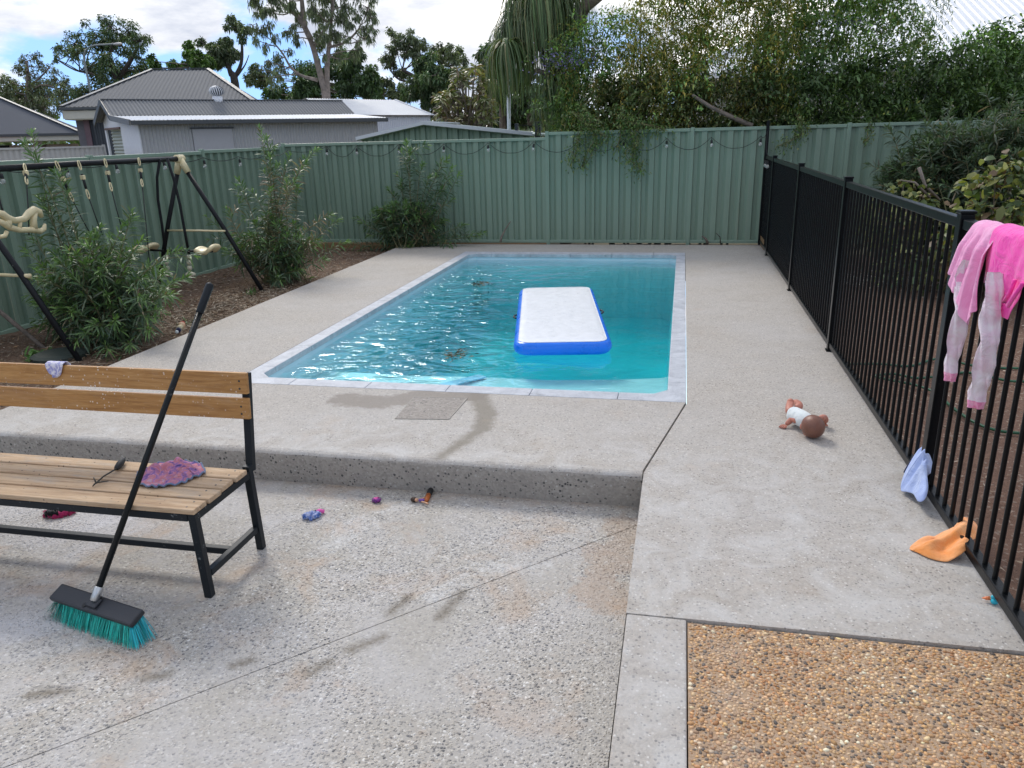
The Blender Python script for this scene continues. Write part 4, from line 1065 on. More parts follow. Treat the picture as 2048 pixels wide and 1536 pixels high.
# ------------------------------------------------------------------ washing on the pool fence
def shirt():
    root = empty('rash_shirt', (XF, 3.1, 1.2), 'baby pink long-sleeved child shirt with whitish sleeves hung over the black fence', 'shirt')
    y0, y1 = 2.955, 3.215; n, mrows = 40, 46; P = np.zeros((n, mrows, 3)); zr = 1.208
    for i in range(n):
        u = i / (n - 1); y = y0 + (y1 - y0) * u
        bot = 0.265 + 0.03 * math.sin(u * 5 + .4) - 0.06 * max(0, u - .72) * 3 + 0.05 * math.exp(-((u - .25) / .12) ** 2)
        for j in range(mrows):
            s = j / (mrows - 1) * (bot + 0.06 + 0.22)   # arc length from front hem
            fold = 0.012 * math.sin(u * 19 + 0.8 * math.sin(j * .10)) + 0.007 * math.sin(u * 41 + j * .07)
            if s < bot: d = bot - s; x = XF - 0.026 - 0.014 - (fold + 0.022) * min(1, d / .08) - 0.13 * d * (0.4 + u) + 0.05 * (d > .2) * (d - .2); z = zr - d
            elif s < bot + 0.06: t = (s - bot) / 0.06; x = XF - 0.038 + 0.076 * t; z = zr + 0.010 * math.sin(math.pi * t) + 0.003 + fold * .25
            else: d = s - bot - 0.06; x = XF + 0.038 + fold; z = zr - d
            P[i, j] = (x, y + 0.014 * math.sin(j * .16 + u * 2) * (s < bot) * (bot - s) * 3 + (0.10 * (bot - s) * (u - .3) if s < bot else 0), z)
    MB().grid(P).build('body', MT['pink'], root, smooth=True, solid=0.0022, sub=1)
    def sleeve(cl, ws, cuffn):
        pts = [atx(u, v, X) for u, v, X in cl]; nn = 44; rings = []
        for k in range(nn):
            t = k / (nn - 1) * (len(pts) - 1); i = min(int(t), len(pts) - 2); f = t - i
            p = pts[i] * (1 - f) + pts[i + 1] * f; wv = ws[i] * (1 - f) + ws[i + 1] * f
            rr = []
            for a in range(22):
                th = 2 * math.pi * a / 22; rr.append(p + np.array([0.93, -0.36, 0]) * wv * (0.95 + 0.05 * math.sin(k * .55) + .025 * math.sin(k * 1.9 + 1)) * math.sin(th) + np.array([0.36, 0.93, 0]) * (0.010 * math.cos(th) + 0.0035 * math.sin(5 * th + k * .25) + 0.003 * math.sin(k * .45 + 2 * th)) + [0.004 * math.sin(k * .5 + a), 0.0025 * math.sin(k * .9), 0.0])
            rings.append(rr + [rr[0]])
        G = np.array(rings); MB().grid(G[:nn - 3]).build('sleeve', MT['whitepink'], root, smooth=True)
        MB().grid(G[nn - 4:] * 1.0 + 0).build('cuff', MT['cuffpink'], root, smooth=True)
    X = 1.035
    sleeve([(1935, 520, X), (1923, 555, X), (1922, 590, X), (1925, 625, X), (1912, 680, X), (1904, 720, X), (1899, 762, X)], [0.012, 0.026, 0.020, 0.029, 0.029, 0.024, 0.019], 3)
    sleeve([(1992, 545, X), (1988, 590, X), (1980, 640, X), (1978, 690, X), (1966, 740, X), (1957, 780, X), (1950, 816, X)], [0.022, 0.029, 0.031, 0.030, 0.032, 0.029, 0.025], 3)
shirt()
def swimsuit():
    y0, y1 = 2.60, 2.995; n, mr = 44, 44; zr = 1.213; mb = MB(); idx = {}
    hole = lambda y, z: False
    P = np.zeros((n, mr, 3)); keep = np.ones((n, mr), bool)
    for i in range(n):
        u = i / (n - 1); y = y0 + (y1 - y0) * u
        bot = 0.27 - 0.16 * max(0, (0.42 - u) / .42) ** 0.8 - 0.10 * max(0, u - .88) * 6
        for j in range(mr):
            s = j / (mr - 1) * (bot + 0.065 + 0.16); fold = 0.006 * math.sin(u * 9 + 1) + 0.003 * math.sin(u * 23 + j * .2)
            if s < bot: d = bot - s; x = XF - 0.048 - fold - 0.012 * math.sin(min(1, d / .2) * math.pi); z = zr - d
            elif s < bot + 0.065: t = (s - bot) / 0.065; x = XF - 0.048 + 0.09 * t; z = zr + 0.016 * math.sin(math.pi * t) + 0.004
            else: d = s - bot - 0.065; x = XF + 0.042 + fold; z = zr - d
            P[i, j] = (x, y + 0.05 * (bot - s if s < bot else 0) * (0.5 - u), z)
    o = MB().grid(P).build('swimsuit', MT['hotpink'], smooth=True, solid=0.003, sub=1)
    tag(o, 'neon pink swimsuit hung over the black fence beside the shirt', 'swimsuit')
    # straps hanging below
    s_ = MB(); s_.tube([atx(u, v, 1.04) for u, v in [(2030, 560), (2020, 585), (2008, 604), (2016, 612), (2030, 590), (2046, 566)]], 0.007, 8); 
    st_ = s_.build('strap', MT['hotpink'], None, smooth=True); st_.parent = o
swimsuit()

# blob-like crumpled cloth made from a folded height field
def crumple(name, label, cat, outline_px, z0, mat, h=0.05, seed=0, folds=3.0, edge=None, edgemat=None, lift=None):
    pts = np.array([atz(u, v, z0) for u, v in outline_px]); c = pts.mean(0)
    n = len(pts); na, nr = n * 6, 14; r = np.random.default_rng(seed); ph = r.uniform(0, 6.28, 8)
    P = np.zeros((na + 1, nr, 3))
    for i in range(na + 1):
        t = i / na * n; k = int(t) % n; f = t - int(t)
        p0, p1, p2, p3 = pts[(k - 1) % n], pts[k], pts[(k + 1) % n], pts[(k + 2) % n]
        e_ = 0.5 * ((2 * p1) + (-p0 + p2) * f + (2 * p0 - 5 * p1 + 4 * p2 - p3) * f * f + (-p0 + 3 * p1 - 3 * p2 + p3) * f ** 3)
        for j in range(nr):
            s = j / (nr - 1); q = c * (1 - s) + e_ * s
            x_, y_ = (q - c)[:2]
            rid = 0.5 + 0.5 * math.sin(folds * 55 * (x_ * math.cos(ph[0]) + y_ * math.sin(ph[0])) + ph[1] + 1.5 * math.sin(38 * y_ + ph[2]))
            rid = 0.8 * rid ** 1.4 + 0.2 * (0.5 + 0.5 * math.sin(folds * 34 * (x_ * math.sin(ph[3]) + y_ * math.cos(ph[3])) + ph[4]))
            z = z0 + 0.004 + h * (1 - s ** 4) * (0.25 + 0.75 * rid)
            if lift is not None: z += lift(q[0], q[1], s)
            P[i, j] = (q[0], q[1], z)
    o = MB().grid(P).build(name, mat, smooth=True, solid=0.004, sub=1); tag(o, label, cat)
    if edge: 
        e2_ = MB().tube([P[i, -1] + [0, 0, 0.003] for i in range(*edge)], 0.006, 8).build('trim', edgemat, None, smooth=True); e2_.parent = o
    return o
crumple('orange_cloth', 'faded orange cloth crumpled on the deck against the black fence', 'cloth',
        [(1818, 1098), (1842, 1082), (1880, 1076), (1910, 1078), (1935, 1066), (1950, 1075), (1950, 1098), (1937, 1108), (1928, 1122), (1895, 1126), (1862, 1120), (1835, 1108)], 0.0, MT['orangecloth'], 0.05, 9, 1.1,
        lift=lambda x, y, s: 0.05 * max(0, min(1, (x - 1.03) / 0.08)))
bc = crumple('blue_garment', 'pale blue child garment with navy trim slumped against the fence post', 'clothing',
        [(1800, 985), (1806, 968), (1822, 958), (1842, 950), (1856, 952), (1862, 972), (1858, 992), (1846, 1000), (1850, 1014), (1846, 1026), (1834, 1022), (1824, 1006), (1812, 996)], 0.0, MT['bluecloth'], 0.075, 12, 1.2, (6, 22), MT['navy'],
        lift=lambda x, y, s: 0.16 * max(0, min(1, (x - 1.0) / 0.10)) * (1 - 0.3 * s))

def hair_tie(name, label, u, v, z, R_, cols, ang, el=1.6, r_=0.011, seed=1, up=0.0):
    c = atz(u, v, z + 0.01); root = empty(name, c, label, 'hair tie' if 'scrunchie' in name or 'tie' in name else 'toy')
    r0 = np.random.default_rng(seed)
    for q, (mt, sc, dz) in enumerate(cols):
        pts = []; ca, sa = math.cos(ang + q * .5), math.sin(ang + q * .5)
        for k in range(41):
            t = 2 * math.pi * k / 40; x = R_ * sc * el * math.cos(t); y = R_ * sc * math.sin(t) * (0.75 + 0.25 * math.sin(3 * t + q))
            pts.append(c + [ca * x - sa * y, sa * x + ca * y, dz + 0.004 * math.sin(5 * t + q)])
        rr = [r_ * sc * (1 + 0.35 * math.sin(k * 2.4 + q) + r0.normal(0, .1)) for k in range(41)]
        MB().tube(pts, rr, 8, False).build(('band', 'lace', 'ruffle')[q % 3], mt, root, smooth=True)
    return root
mnv = mat_cloth("royal_blue_cotton", (0.03, 0.12, 0.45), (0.45, 0.5, 0.7), 70)
hair_tie('scrunchie', 'blue patterned scrunchie with pink end on the lower patio', 623, 1032, -0.18, 0.022, [(mnv, 1.0, 0.002), (mnv, 0.6, 0.012)], 0.45, 1.5, 0.012, 1)
pk = plain("bright_pink_elastic", (0.75, 0.12, 0.42, 1), 0.6)
p_ = atz(640, 1024, -0.17); o_ = MB().tube([p_ + [-0.02, -0.01, 0], p_ + [0.0, 0, 0.006], p_ + [0.02, 0.008, 0]], [0.010, 0.012, 0.009], 8).build('hair_tie', pk, smooth=True); tag(o_, 'short bright pink elastic lying on the end of the blue scrunchie', 'hair tie')
hair_tie('scrunchie', 'tiny purple and pink curled hair tie below the step', 753, 1001, -0.18, 0.012, [(mat_cloth("purple_ribbon", (0.10, 0.03, 0.20), (0.3, 0.06, 0.3), 90), 1.0, 0.003), (pk, 0.6, 0.009)], 0.2, 1.3, 0.008, 2)
hair_tie('mesh_scrub', 'magenta and black netted scrunchie on the patio under the bench', 118, 1026, -0.18, 0.03, [(mat_cloth("magenta_net", (0.50, 0.03, 0.13), (0.35, 0.02, 0.1), 60), 1.0, 0.0), (mat_cloth("black_net", (0.008, 0.008, 0.01), None, 60), 0.85, 0.012)], 0.35, 1.9, 0.017, 3)

# ------------------------------------------------------------------ dolls
def skinned(name, joints, edges, mat, parent, sub=2):
    me = bpy.data.meshes.new(name); me.from_pydata([tuple(map(float, j[0])) for j in joints], edges, []); me.update()
    o = link(me, name, mat, parent)
    md = o.modifiers.new('skin', 'SKIN'); md.use_smooth_shade = True
    for k, (j, v) in enumerate(zip(joints, me.skin_vertices[0].data)):
        r_ = j[1]; v.radius = (r_, r_) if not hasattr(r_, '__len__') else r_; v.use_root = (k == 0)
    s = o.modifiers.new('sub', 'SUBSURF'); s.levels = sub; s.render_levels = sub
    return o
def baby_doll():
    z = lambda u, v, h: atz(u, v, h)
    hip = z(1584, 828, 0.055); belly = z(1598, 832, 0.062); chest = z(1612, 842, 0.060); neck = z(1620, 848, 0.058)
    root = empty('baby_doll', (*hip[:2], 0), 'bald brown-headed baby doll in white lying face down on the walkway', 'doll')
    skinned('body', [(belly, 0.050), (hip, 0.045), (chest, 0.046), (neck, 0.030)], [(0, 1), (0, 2), (2, 3)], MT['dollcloth'], root)
    def limb(nm, pts, rad): return skinned(nm, [(p, r_) for p, r_ in zip(pts, rad)], [(i, i + 1) for i in range(len(pts) - 1)], MT['skin'], root)
    limb('leg', [z(1580, 826, 0.045), z(1579, 815, 0.055), z(1581, 803, 0.065), z(1582, 798, 0.085)], [0.027, 0.025, 0.021, 0.018])
    limb('leg', [z(1592, 818, 0.045), z(1600, 812, 0.05), z(1594, 805, 0.045), z(1587, 804, 0.035)], [0.026, 0.024, 0.020, 0.016])
    arm = limb('arm', [z(1596, 842, 0.055), z(1584, 838, 0.045), z(1577, 845, 0.028), z(1571, 850, 0.014)], [0.020, 0.019, 0.016, 0.012])
    w_ = z(1571, 850, 0.014); d_ = norm(z(1562, 856, 0.008) - w_)
    for k in range(5):
        s_v = np.cross(d_, [0, 0, 1.0]); dirf = norm(d_ + s_v * (k - 2) * 0.30); L = 0.026 if k else 0.018
        MB().tube([w_ + d_ * 0.004 + s_v * (k - 2) * 0.004, w_ + dirf * L * .8 + s_v * (k - 2) * 0.003, w_ + dirf * (L + .012) + [0, 0, -0.004]], [0.0052, 0.0045, 0.003], 8).build('finger', MT['skin'], arm, smooth=True)
    arm2 = limb('arm', [z(1640, 838, 0.055), z(1648, 834, 0.055), z(1652, 840, 0.04), z(1650, 846, 0.018)], [0.020, 0.021, 0.019, 0.014])
    w_ = z(1650, 847, 0.014)
    for k in range(5):
        a = 0.4 * (k - 2) - 1.9; dirf = np.array([math.cos(a), math.sin(a), -0.1])
        MB().tube([w_, w_ + dirf * 0.014, w_ + dirf * 0.024 + [0, 0, -0.004]], [0.0055, 0.0048, 0.003], 8).build('finger', MT['skin'], arm2, smooth=True)
    hcn = z(1626, 853, 0.062)
    hd = MB(); hd.ball(hcn, (0.058, 0.066, 0.062), 24, 16, np.array([[0.9, -0.43, 0], [0.43, 0.9, 0], [0, 0, 1]]))
    h_ = hd.build('head', MT['dollhead'], root, smooth=True)
    for sgn in (-1, 1):
        e_ = hcn + np.array([0.057 * sgn, 0.012, -0.008]); mb = MB(); mb.ball(e_, (0.007, 0.013, 0.016), 10, 8); mb.build('ear', MT['skin'], h_, smooth=True)
    f_ = MB(); f_.ball(hcn + [-0.004, 0.010, -0.030], (0.047, 0.050, 0.031), 20, 12); face = f_.build('face', MT['skin'], h_, smooth=True)
baby_doll()
def fashion_doll():
    z = lambda u, v, h=-0.168: atz(u, v, h)
    root = empty('fashion_doll', z(845, 1000), 'tiny brown-haired doll with purple top and orange tail by the step', 'doll')
    MB().ball(z(828, 999, -0.165), (0.018, 0.014, 0.013), 14, 10).build('hair', plain("dark_brown_doll_hair", (0.05, 0.025, 0.015, 1), 0.5, 0.2, 80), root, smooth=True)
    sk = plain("tan_doll_skin", (0.62, 0.34, 0.2, 1), 0.4)
    MB().ball(z(833, 1000, -0.162), 0.0095, 12, 8).build('head', sk, root, smooth=True)
    skinned('torso', [(z(837, 1001), 0.008), (z(844, 1000), 0.0085), (z(850, 1001), 0.010)], [(0, 1), (1, 2)], mat_cloth("lilac_doll_top", (0.25, 0.12, 0.45)), root, 1)
    for pts in ([(840, 998), (848, 996), (856, 993)], [(842, 1003), (850, 1005), (857, 1008)]):
        skinned('arm', [(z(u, v, -0.166), 0.0045) for u, v in pts], [(0, 1), (1, 2)], sk, root, 1)
    MB().tube([z(852, 1003), z(854, 998), z(857, 990)], [0.008, 0.013, 0.013], 12).build('skirt', plain("burnt_orange_plastic", (0.45, 0.12, 0.02, 1), 0.45), root, smooth=True)
    MB().tube([z(857, 990), z(859, 986), z(862, 979)], [0.013, 0.015, 0.014], 12).build('tail', MT['rubber'], root, smooth=True)
fashion_doll()
def bath_toy():
    c = atz(1988, 1208, 0.0); root = empty('small_toy', c, 'tiny turquoise and orange plastic toy on the walkway by the fence rail', 'toy')
    tq = plain("turquoise_toy_plastic", (0.02, 0.42, 0.55, 1), 0.35); og = plain("orange_toy_plastic", (0.75, 0.22, 0.08, 1), 0.4)
    MB().ball(c + [0, 0, 0.011], (0.013, 0.012, 0.011), 14, 10).build('body', tq, root, smooth=True)
    MB().ball(c + [-0.004, 0.004, 0.024], 0.008, 12, 8).build('head', tq, root, smooth=True)
    MB().tube([c + [-0.012, 0.008, 0.016], c + [-0.024, 0.010, 0.014], c + [-0.036, 0.012, 0.012]], [0.007, 0.006, 0.001], 8).build('fin', og, root, smooth=True)
bath_toy()
def garden_toy():
    c = atz(362, 663, -0.04); root = empty('small_toy', c, 'small red-topped pale toy figure lying at the edge of the garden bed', 'toy')
    d = norm(atz(372, 655, -0.04) - atz(352, 670, -0.04))
    MB().ball(c + d * 0.045 + [0, 0, 0.045], 0.032, 14, 10).build('head', plain("pale_peach_vinyl", (0.62, 0.42, 0.26, 1), 0.5), root, smooth=True)
    MB().ball(c + d * 0.066 + [0, 0, 0.050], (0.026, 0.028, 0.030), 14, 10).build('hair', plain("red_toy_hair", (0.50, 0.08, 0.05, 1), 0.6), root, smooth=True)
    MB().tube([c + d * 0.03 + [0, 0, 0.04], c - d * 0.02 + [0, 0, 0.035], c - d * 0.05 + [0, 0, 0.03]], [0.022, 0.027, 0.024], 12).build('body', plain("cream_toy_body", (0.55, 0.48, 0.30, 1), 0.6), root, smooth=True)
    MB().tube([c - d * 0.045 + [0, 0, 0.03], c - d * 0.085 + [0, 0, 0.022]], [0.025, 0.021], 12).build('trousers', MT['navy'], root, smooth=True)
    MB().ball(c - d * 0.105 + [0.0, 0, 0.022], 0.016, 10, 8).build('shoe', MT['dollcloth'], root, smooth=True)
garden_toy()
# ------------------------------------------------------------------ shrubs with long narrow leaves
def bez(a, b, c, t): return a * (1 - t) ** 2 + 2 * b * t * (1 - t) + c * t ** 2
def oleander(name, label, cat, base, tips, nrand, cen, rad, seed, L=0.15, W=0.0135, greens=None, young=None, dead=0.05, stemr=0.008, spread=0.12, bare=0.2, group=None, node=0.042, droop=0.22):
    r = np.random.default_rng(seed); base = np.array(base, float)
    root = empty(name, base, label, cat, group)
    greens = greens or [(0.055, 0.10, 0.05), (0.075, 0.125, 0.065), (0.045, 0.08, 0.045), (0.07, 0.11, 0.075), (0.10, 0.12, 0.08)]
    young = young or [(0.09, 0.17, 0.045), (0.13, 0.22, 0.06), (0.08, 0.15, 0.045)]
    T = [np.array(t, float) for t in tips]
    for _ in range(nrand):
        d = r.normal(size=3); d /= np.linalg.norm(d); d[2] = abs(d[2]) if r.random() < 0.7 else d[2]
        T.append(np.array(cen) + d * np.array(rad) * r.uniform(0.35, 1.0) ** 0.5)
    st = MB(); P, D, LL, WW, CC = [], [], [], [], []
    for k, tip in enumerate(T):
        b0 = base + np.array([r.normal(0, spread), r.normal(0, spread), 0]); hgt = max(0.1, tip[2] - base[2])
        ctrl = b0 * 0.55 + tip * 0.45; ctrl[2] = base[2] + hgt * r.uniform(0.55, 0.85)
        ctrl[:2] += r.normal(0, 0.05, 2)
        ts = np.linspace(0, 1, 9); pts = [bez(b0, ctrl, tip, t) for t in ts]
        st.tube(pts, [stemr * (1 - 0.75 * t) for t in ts], 5, False)
        length = sum(np.linalg.norm(pts[i + 1] - pts[i]) for i in range(8)); nn = max(4, int(length * (1 - bare) / node))
        # side shoots
        shoots = [(pts, bare, nn)]
        for _s in range(r.integers(0, 3)):
            t0 = r.uniform(0.4, 0.85); p0 = bez(b0, ctrl, tip, t0); dd_ = norm(tip - b0 + r.normal(0, 0.45, 3) * length); ln = length * r.uniform(0.15, 0.3)
            sp = [p0 + dd_ * ln * q + np.array([0, 0, -0.1 * ln * q * q]) for q in np.linspace(0, 1, 5)]
            st.tube(sp, [stemr * .5, stemr * .4, stemr * .3, stemr * .25, stemr * .15], 4, False); shoots.append((sp, 0.1, max(4, int(ln / node))))
        isdead = r.random() < dead
        for (pp, b_, n_) in shoots:
            pp = np.array(pp); m = len(pp) - 1
            for q in range(n_):
                t = b_ + (1 - b_) * (q + 1) / n_; f = t * m; i = min(int(f), m - 1); p = pp[i] * (1 - (f - i)) + pp[i + 1] * (f - i)
                ax = norm(pp[i + 1] - pp[i]); s1 = norm(np.cross(ax, [0.3, 0.2, 1.0])); s2 = np.cross(ax, s1)
                top = max(0.0, (t - 0.75) / 0.25); nl = 3 if t < 0.93 else 5
                for a in range(nl):
                    th = 2 * math.pi * a / nl + q * 1.05 + r.normal(0, .25); ang = R(68 - 38 * top + r.normal(0, 10))
                    d_ = ax * math.cos(ang) + (s1 * math.cos(th) + s2 * math.sin(th)) * math.sin(ang)
                    P.append(p); D.append(d_); LL.append(L * r.uniform(0.75, 1.15) * (1 - 0.35 * top)); WW.append(W * r.uniform(0.8, 1.2))
                    if isdead and t < 0.8 or r.random() < 0.02: c = np.array([(0.16, 0.12, 0.08), (0.22, 0.18, 0.12)][r.integers(0, 2)])
                    else:
                        c1 = np.array(greens[r.integers(0, len(greens))]); c2 = np.array(young[r.integers(0, len(young))]); c = c1 * (1 - top * .85) + c2 * top * .85
                    CC.append(c * r.uniform(0.75, 1.25))
    st.build('stems', MT['stem'], root)
    leaves('foliage', np.array(P), np.array(D), np.array(LL), np.array(WW), np.array(CC), root, droop=droop, fold=0.25, nseg=2)
    return root

# ground cover between plants: litter on the left bed
def litter(name, label, n, fx, z, cols, L=(0.03, 0.08), W=0.008):
    x, y = fx(n); P = np.stack([x, y, z + rng.uniform(0.0, 0.02, n)], 1); D = rnd_dirs(n) * [1, 1, 0.18]
    o = leaves(name, P, D, rng.uniform(*L, n), W * rng.uniform(0.7, 1.5, n), palette(n, cols, 0.25), None, MT['litter'], 0.0, 0.1)
    tag(o, label, 'litter', kind='stuff')
browns = [(0.30, 0.24, 0.17), (0.20, 0.14, 0.09), (0.40, 0.34, 0.26), (0.13, 0.09, 0.06), (0.26, 0.17, 0.10)]
litter('leaf_litter', 'dry narrow leaves scattered over the soil of the left garden bed', 9000, lambda n: (rng.uniform(-6.0, -4.15, n), rng.uniform(3.4, 11.35, n)), -0.082, browns)
litter('leaf_litter', 'denser dry leaves beside the middle of the deck edge', 5000, lambda n: (np.clip(rng.normal(-4.6, 0.28, n), -5.6, -4.16), rng.normal(7.0, 0.9, n)), -0.075, browns[:3])
litter('yard_litter', 'twigs and pale leaf scraps on the bare earth right of the pool fence', 5000, lambda n: (rng.uniform(1.25, 6.0, n), rng.uniform(1.0, 11.0, n)), -0.165, [(0.36, 0.28, 0.2), (0.24, 0.16, 0.1), (0.5, 0.42, 0.33)], (0.02, 0.06), 0.006)
litter('edge_litter', 'pale dry debris in a band along the foot of the hedge', 6000, lambda n: (rng.uniform(1.5, 7.0, n), rng.normal(9.6, 0.22, n)), -0.15, [(0.55, 0.50, 0.42), (0.42, 0.36, 0.28), (0.66, 0.62, 0.55)], (0.02, 0.06), 0.014)

A_ = lambda u, v, Y: at(u, v, Y)
oleander('oleander_bush', 'big bushy oleander in front of the left fence, nearest the bench', 'shrub', (-4.95, 5.75, -0.1),
         [A_(48, 285, 6.1), A_(64, 268, 6.1), A_(80, 400, 6.0), A_(122, 335, 6.2), A_(118, 355, 6.0), A_(145, 500, 5.9), A_(52, 500, 5.8), A_(65, 480, 6.0), A_(245, 455, 5.9), A_(262, 440, 6.0), A_(200, 455, 6.0), A_(190, 470, 5.9), A_(285, 480, 5.7), A_(160, 490, 5.8), A_(362, 500, 5.6), A_(350, 560, 5.6), A_(330, 545, 5.5), A_(372, 555, 5.8), A_(320, 620, 5.4), A_(340, 590, 5.5), A_(60, 590, 5.6), A_(75, 640, 5.5), A_(260, 690, 5.2), A_(170, 665, 5.2), A_(215, 700, 5.1), A_(300, 660, 5.3), A_(185, 650, 5.2), A_(230, 640, 5.2), A_(290, 600, 5.4), A_(120, 620, 5.4)],
         115, (-4.95, 5.75, 0.24), (0.62, 0.55, 0.62), 21)
oleander('oleander_bush', 'tall straggly oleander behind the right legs of the swing set', 'shrub', (-4.78, 8.55, -0.1),
         [A_(520, 258, 8.9), A_(532, 275, 9.0), A_(540, 312, 8.7), A_(580, 312, 8.8), A_(556, 330, 8.7), A_(612, 325, 8.8), A_(632, 300, 9.1), A_(478, 360, 8.5), A_(505, 385, 8.5), A_(540, 380, 8.4), A_(575, 360, 8.5), A_(595, 375, 8.6), A_(660, 430, 8.7), A_(678, 440, 8.8), A_(455, 420, 8.4), A_(415, 435, 8.5), A_(470, 470, 8.3), A_(452, 500, 8.2), A_(520, 500, 8.1), A_(640, 480, 8.5), A_(690, 485, 8.7), A_(650, 520, 8.4), A_(600, 540, 8.2), A_(560, 560, 8.0)],
         70, (-4.78, 8.55, 0.22), (0.52, 0.45, 0.5), 22, dead=0.18)
oleander('oleander_bush', 'oleander in the back corner in front of the back fence', 'shrub', (-4.0, 11.1, -0.05),
         [A_(812, 285, 11.2), A_(820, 300, 11.2), A_(845, 330, 11.1), A_(895, 318, 11.1), A_(905, 335, 11.0), A_(920, 348, 11.0), A_(860, 352, 11.0), A_(800, 372, 11.1), A_(778, 380, 11.1), A_(885, 375, 11.0), A_(712, 436, 11.2), A_(722, 445, 11.1), A_(750, 420, 11.1), A_(770, 410, 11.0), A_(905, 400, 11.0), A_(955, 472, 11.1), A_(965, 465, 11.15), A_(930, 450, 11.1), A_(740, 470, 11.0), A_(690, 488, 11.15)],
         75, (-4.0, 11.1, 0.30), (0.62, 0.3, 0.42), 23, L=0.15, W=0.016)
def weed(label, u, v, Y, s, seed):
    b = np.array(atz(u, v, -0.09)); r = np.random.default_rng(seed); n = 40
    root = empty('weed', b, label, 'weed'); P = b + r.normal(0, 0.05 * s, (n, 3)) * [1, 1, 0.3]; D = norm(r.normal(size=(n, 3)) * [1, 1, .4] + [0, 0, .5])
    leaves('foliage', P, D, r.uniform(.05, .11, n) * s, 0.02 * s, palette(n, [(0.06, 0.13, 0.04), (0.09, 0.17, 0.05)]), root, nseg=2)
weed('small green weed beside the dull lid in the left bed', 75, 715, 5, 1.2, 3)
weed('small weed beside the foot of the swing set', 500, 590, 8, 1.0, 4)
weed('small green weed at the deck edge behind the broom handle', 378, 650, 6, 0.9, 5)

def stick(label, pts, r_, mat=None):
    o = MB().tube(pts, r_, 6).build('stick', mat or MT['bark'], smooth=True); tag(o, label, 'stick')
stick('bare forked stick standing against the back fence', [A_(1001, 484, 11.3), A_(1003, 474, 11.32), A_(1010, 460, 11.36), A_(1021, 443, 11.4)], [0.02, 0.014, 0.01, 0.007])
stick('reddish broken stump by the foot of the back fence', [A_(1416, 487, 11.39), A_(1412, 478, 11.38), A_(1404, 472, 11.38)], [0.02, 0.018, 0.010])
stick('thin dark curved shoot by the back fence near the pool fence', [A_(1441, 486, 11.38), A_(1440, 474, 11.39), A_(1432, 466, 11.4)], [0.009, 0.007, 0.004], MT['barkdark'])

# ------------------------------------------------------------------ right-hand yard: bushes, hose, edging
oleander('dark_bush', 'dense dark grey-green bush by the back fence in the right yard', 'shrub', (3.3, 10.1, -0.17),
         [A_(1775, 255, 10.2), A_(1840, 215, 10.1), A_(1900, 205, 10.0), A_(1990, 225, 9.9), A_(2040, 215, 9.8)],
         460, (3.35, 10.0, 0.85), (1.15, 0.7, 0.80), 31, L=0.15, W=0.017, greens=[(0.05, 0.075, 0.05), (0.065, 0.09, 0.06), (0.04, 0.06, 0.04), (0.08, 0.085, 0.06)], young=[(0.07, 0.12, 0.06), (0.09, 0.13, 0.07)], spread=0.45, stemr=0.011, dead=0.12)
def broadleaf(name, label, base, cen, rad, n, L, seed, cols, stemn=14, stemmat=None):
    r = np.random.default_rng(seed); root = empty(name, base, label, 'shrub'); base = np.array(base); cen = np.array(cen); rad = np.array(rad)
    st = MB()
    d = norm(r.normal(size=(n, 3))); q = r.uniform(0.45, 1.0, (n, 1)) ** 0.6; P = cen + d * rad * q
    cl = cen + norm(r.normal(size=(stemn * 3, 3))) * rad * 0.85; k = r.integers(0, len(cl), n); P = np.where(r.random((n, 1)) < 0.75, cl[k] + r.normal(0, 0.07, (n, 3)), P)
    for c in cl: st.tube([base + r.normal(0, .06, 3) * [1, 1, 0], (base + c) / 2 + r.normal(0, .05, 3), c], [0.012, 0.008, 0.004], 5, False)
    st.build('stems', stemmat or MT['bark'], root)
    D = norm((P - cen) / rad * 0.7 + r.normal(0, .6, (n, 3)) + [0, 0, -0.15])
    leaves('foliage', P, D, r.uniform(.7, 1.2, n) * L, r.uniform(.5, .62, n) * L, palette(n, cols, .25), root, droop=.3, fold=.15, nseg=2)
acal = [(0.17, 0.19, 0.055), (0.09, 0.12, 0.04), (0.26, 0.26, 0.10), (0.06, 0.09, 0.035), (0.20, 0.21, 0.08), (0.12, 0.08, 0.045), (0.07, 0.10, 0.04)]
broadleaf('copperleaf_bush', 'yellow-green broadleaf bush at the right edge above the pink washing', (3.0, 8.3, -0.17), (3.0, 8.3, 0.62), (0.50, 0.45, 0.60), 1200, 0.12, 41, acal)
broadleaf('copperleaf_bush', 'small pale yellow-green bush in front of the dark bush', (2.35, 9.4, -0.17), (2.35, 9.4, 0.60), (0.36, 0.32, 0.40), 560, 0.085, 42, acal)
broadleaf('copperleaf_bush', 'low leafy bush behind the black fence posts', (2.7, 9.0, -0.17), (2.7, 9.0, 0.16), (0.6, 0.5, 0.32), 520, 0.09, 43, [(0.06, 0.10, 0.04), (0.16, 0.18, 0.07), (0.05, 0.07, 0.03)])
for k, (pts, r_) in enumerate([([(1838, 335), (1850, 370), (1880, 400)], 0.02), ([(1860, 395), (1830, 365), (1800, 360)], 0.015)]):
    stick(('pale bare branch lying in the bush, upper one', 'pale bare branch lying in the bush, lower one')[k], [A_(u, v, 9.3) for u, v in pts], [r_, r_ * .8, r_ * .5], MT['barkgum'])
hosem = plain("green_garden_hose", (0.015, 0.09, 0.04, 1), 0.4, 0.25, 30)
hp = [(1700, 728), (1760, 728), (1820, 732), (1870, 718), (1905, 722), (1950, 732), (2000, 736), (2060, 738)]
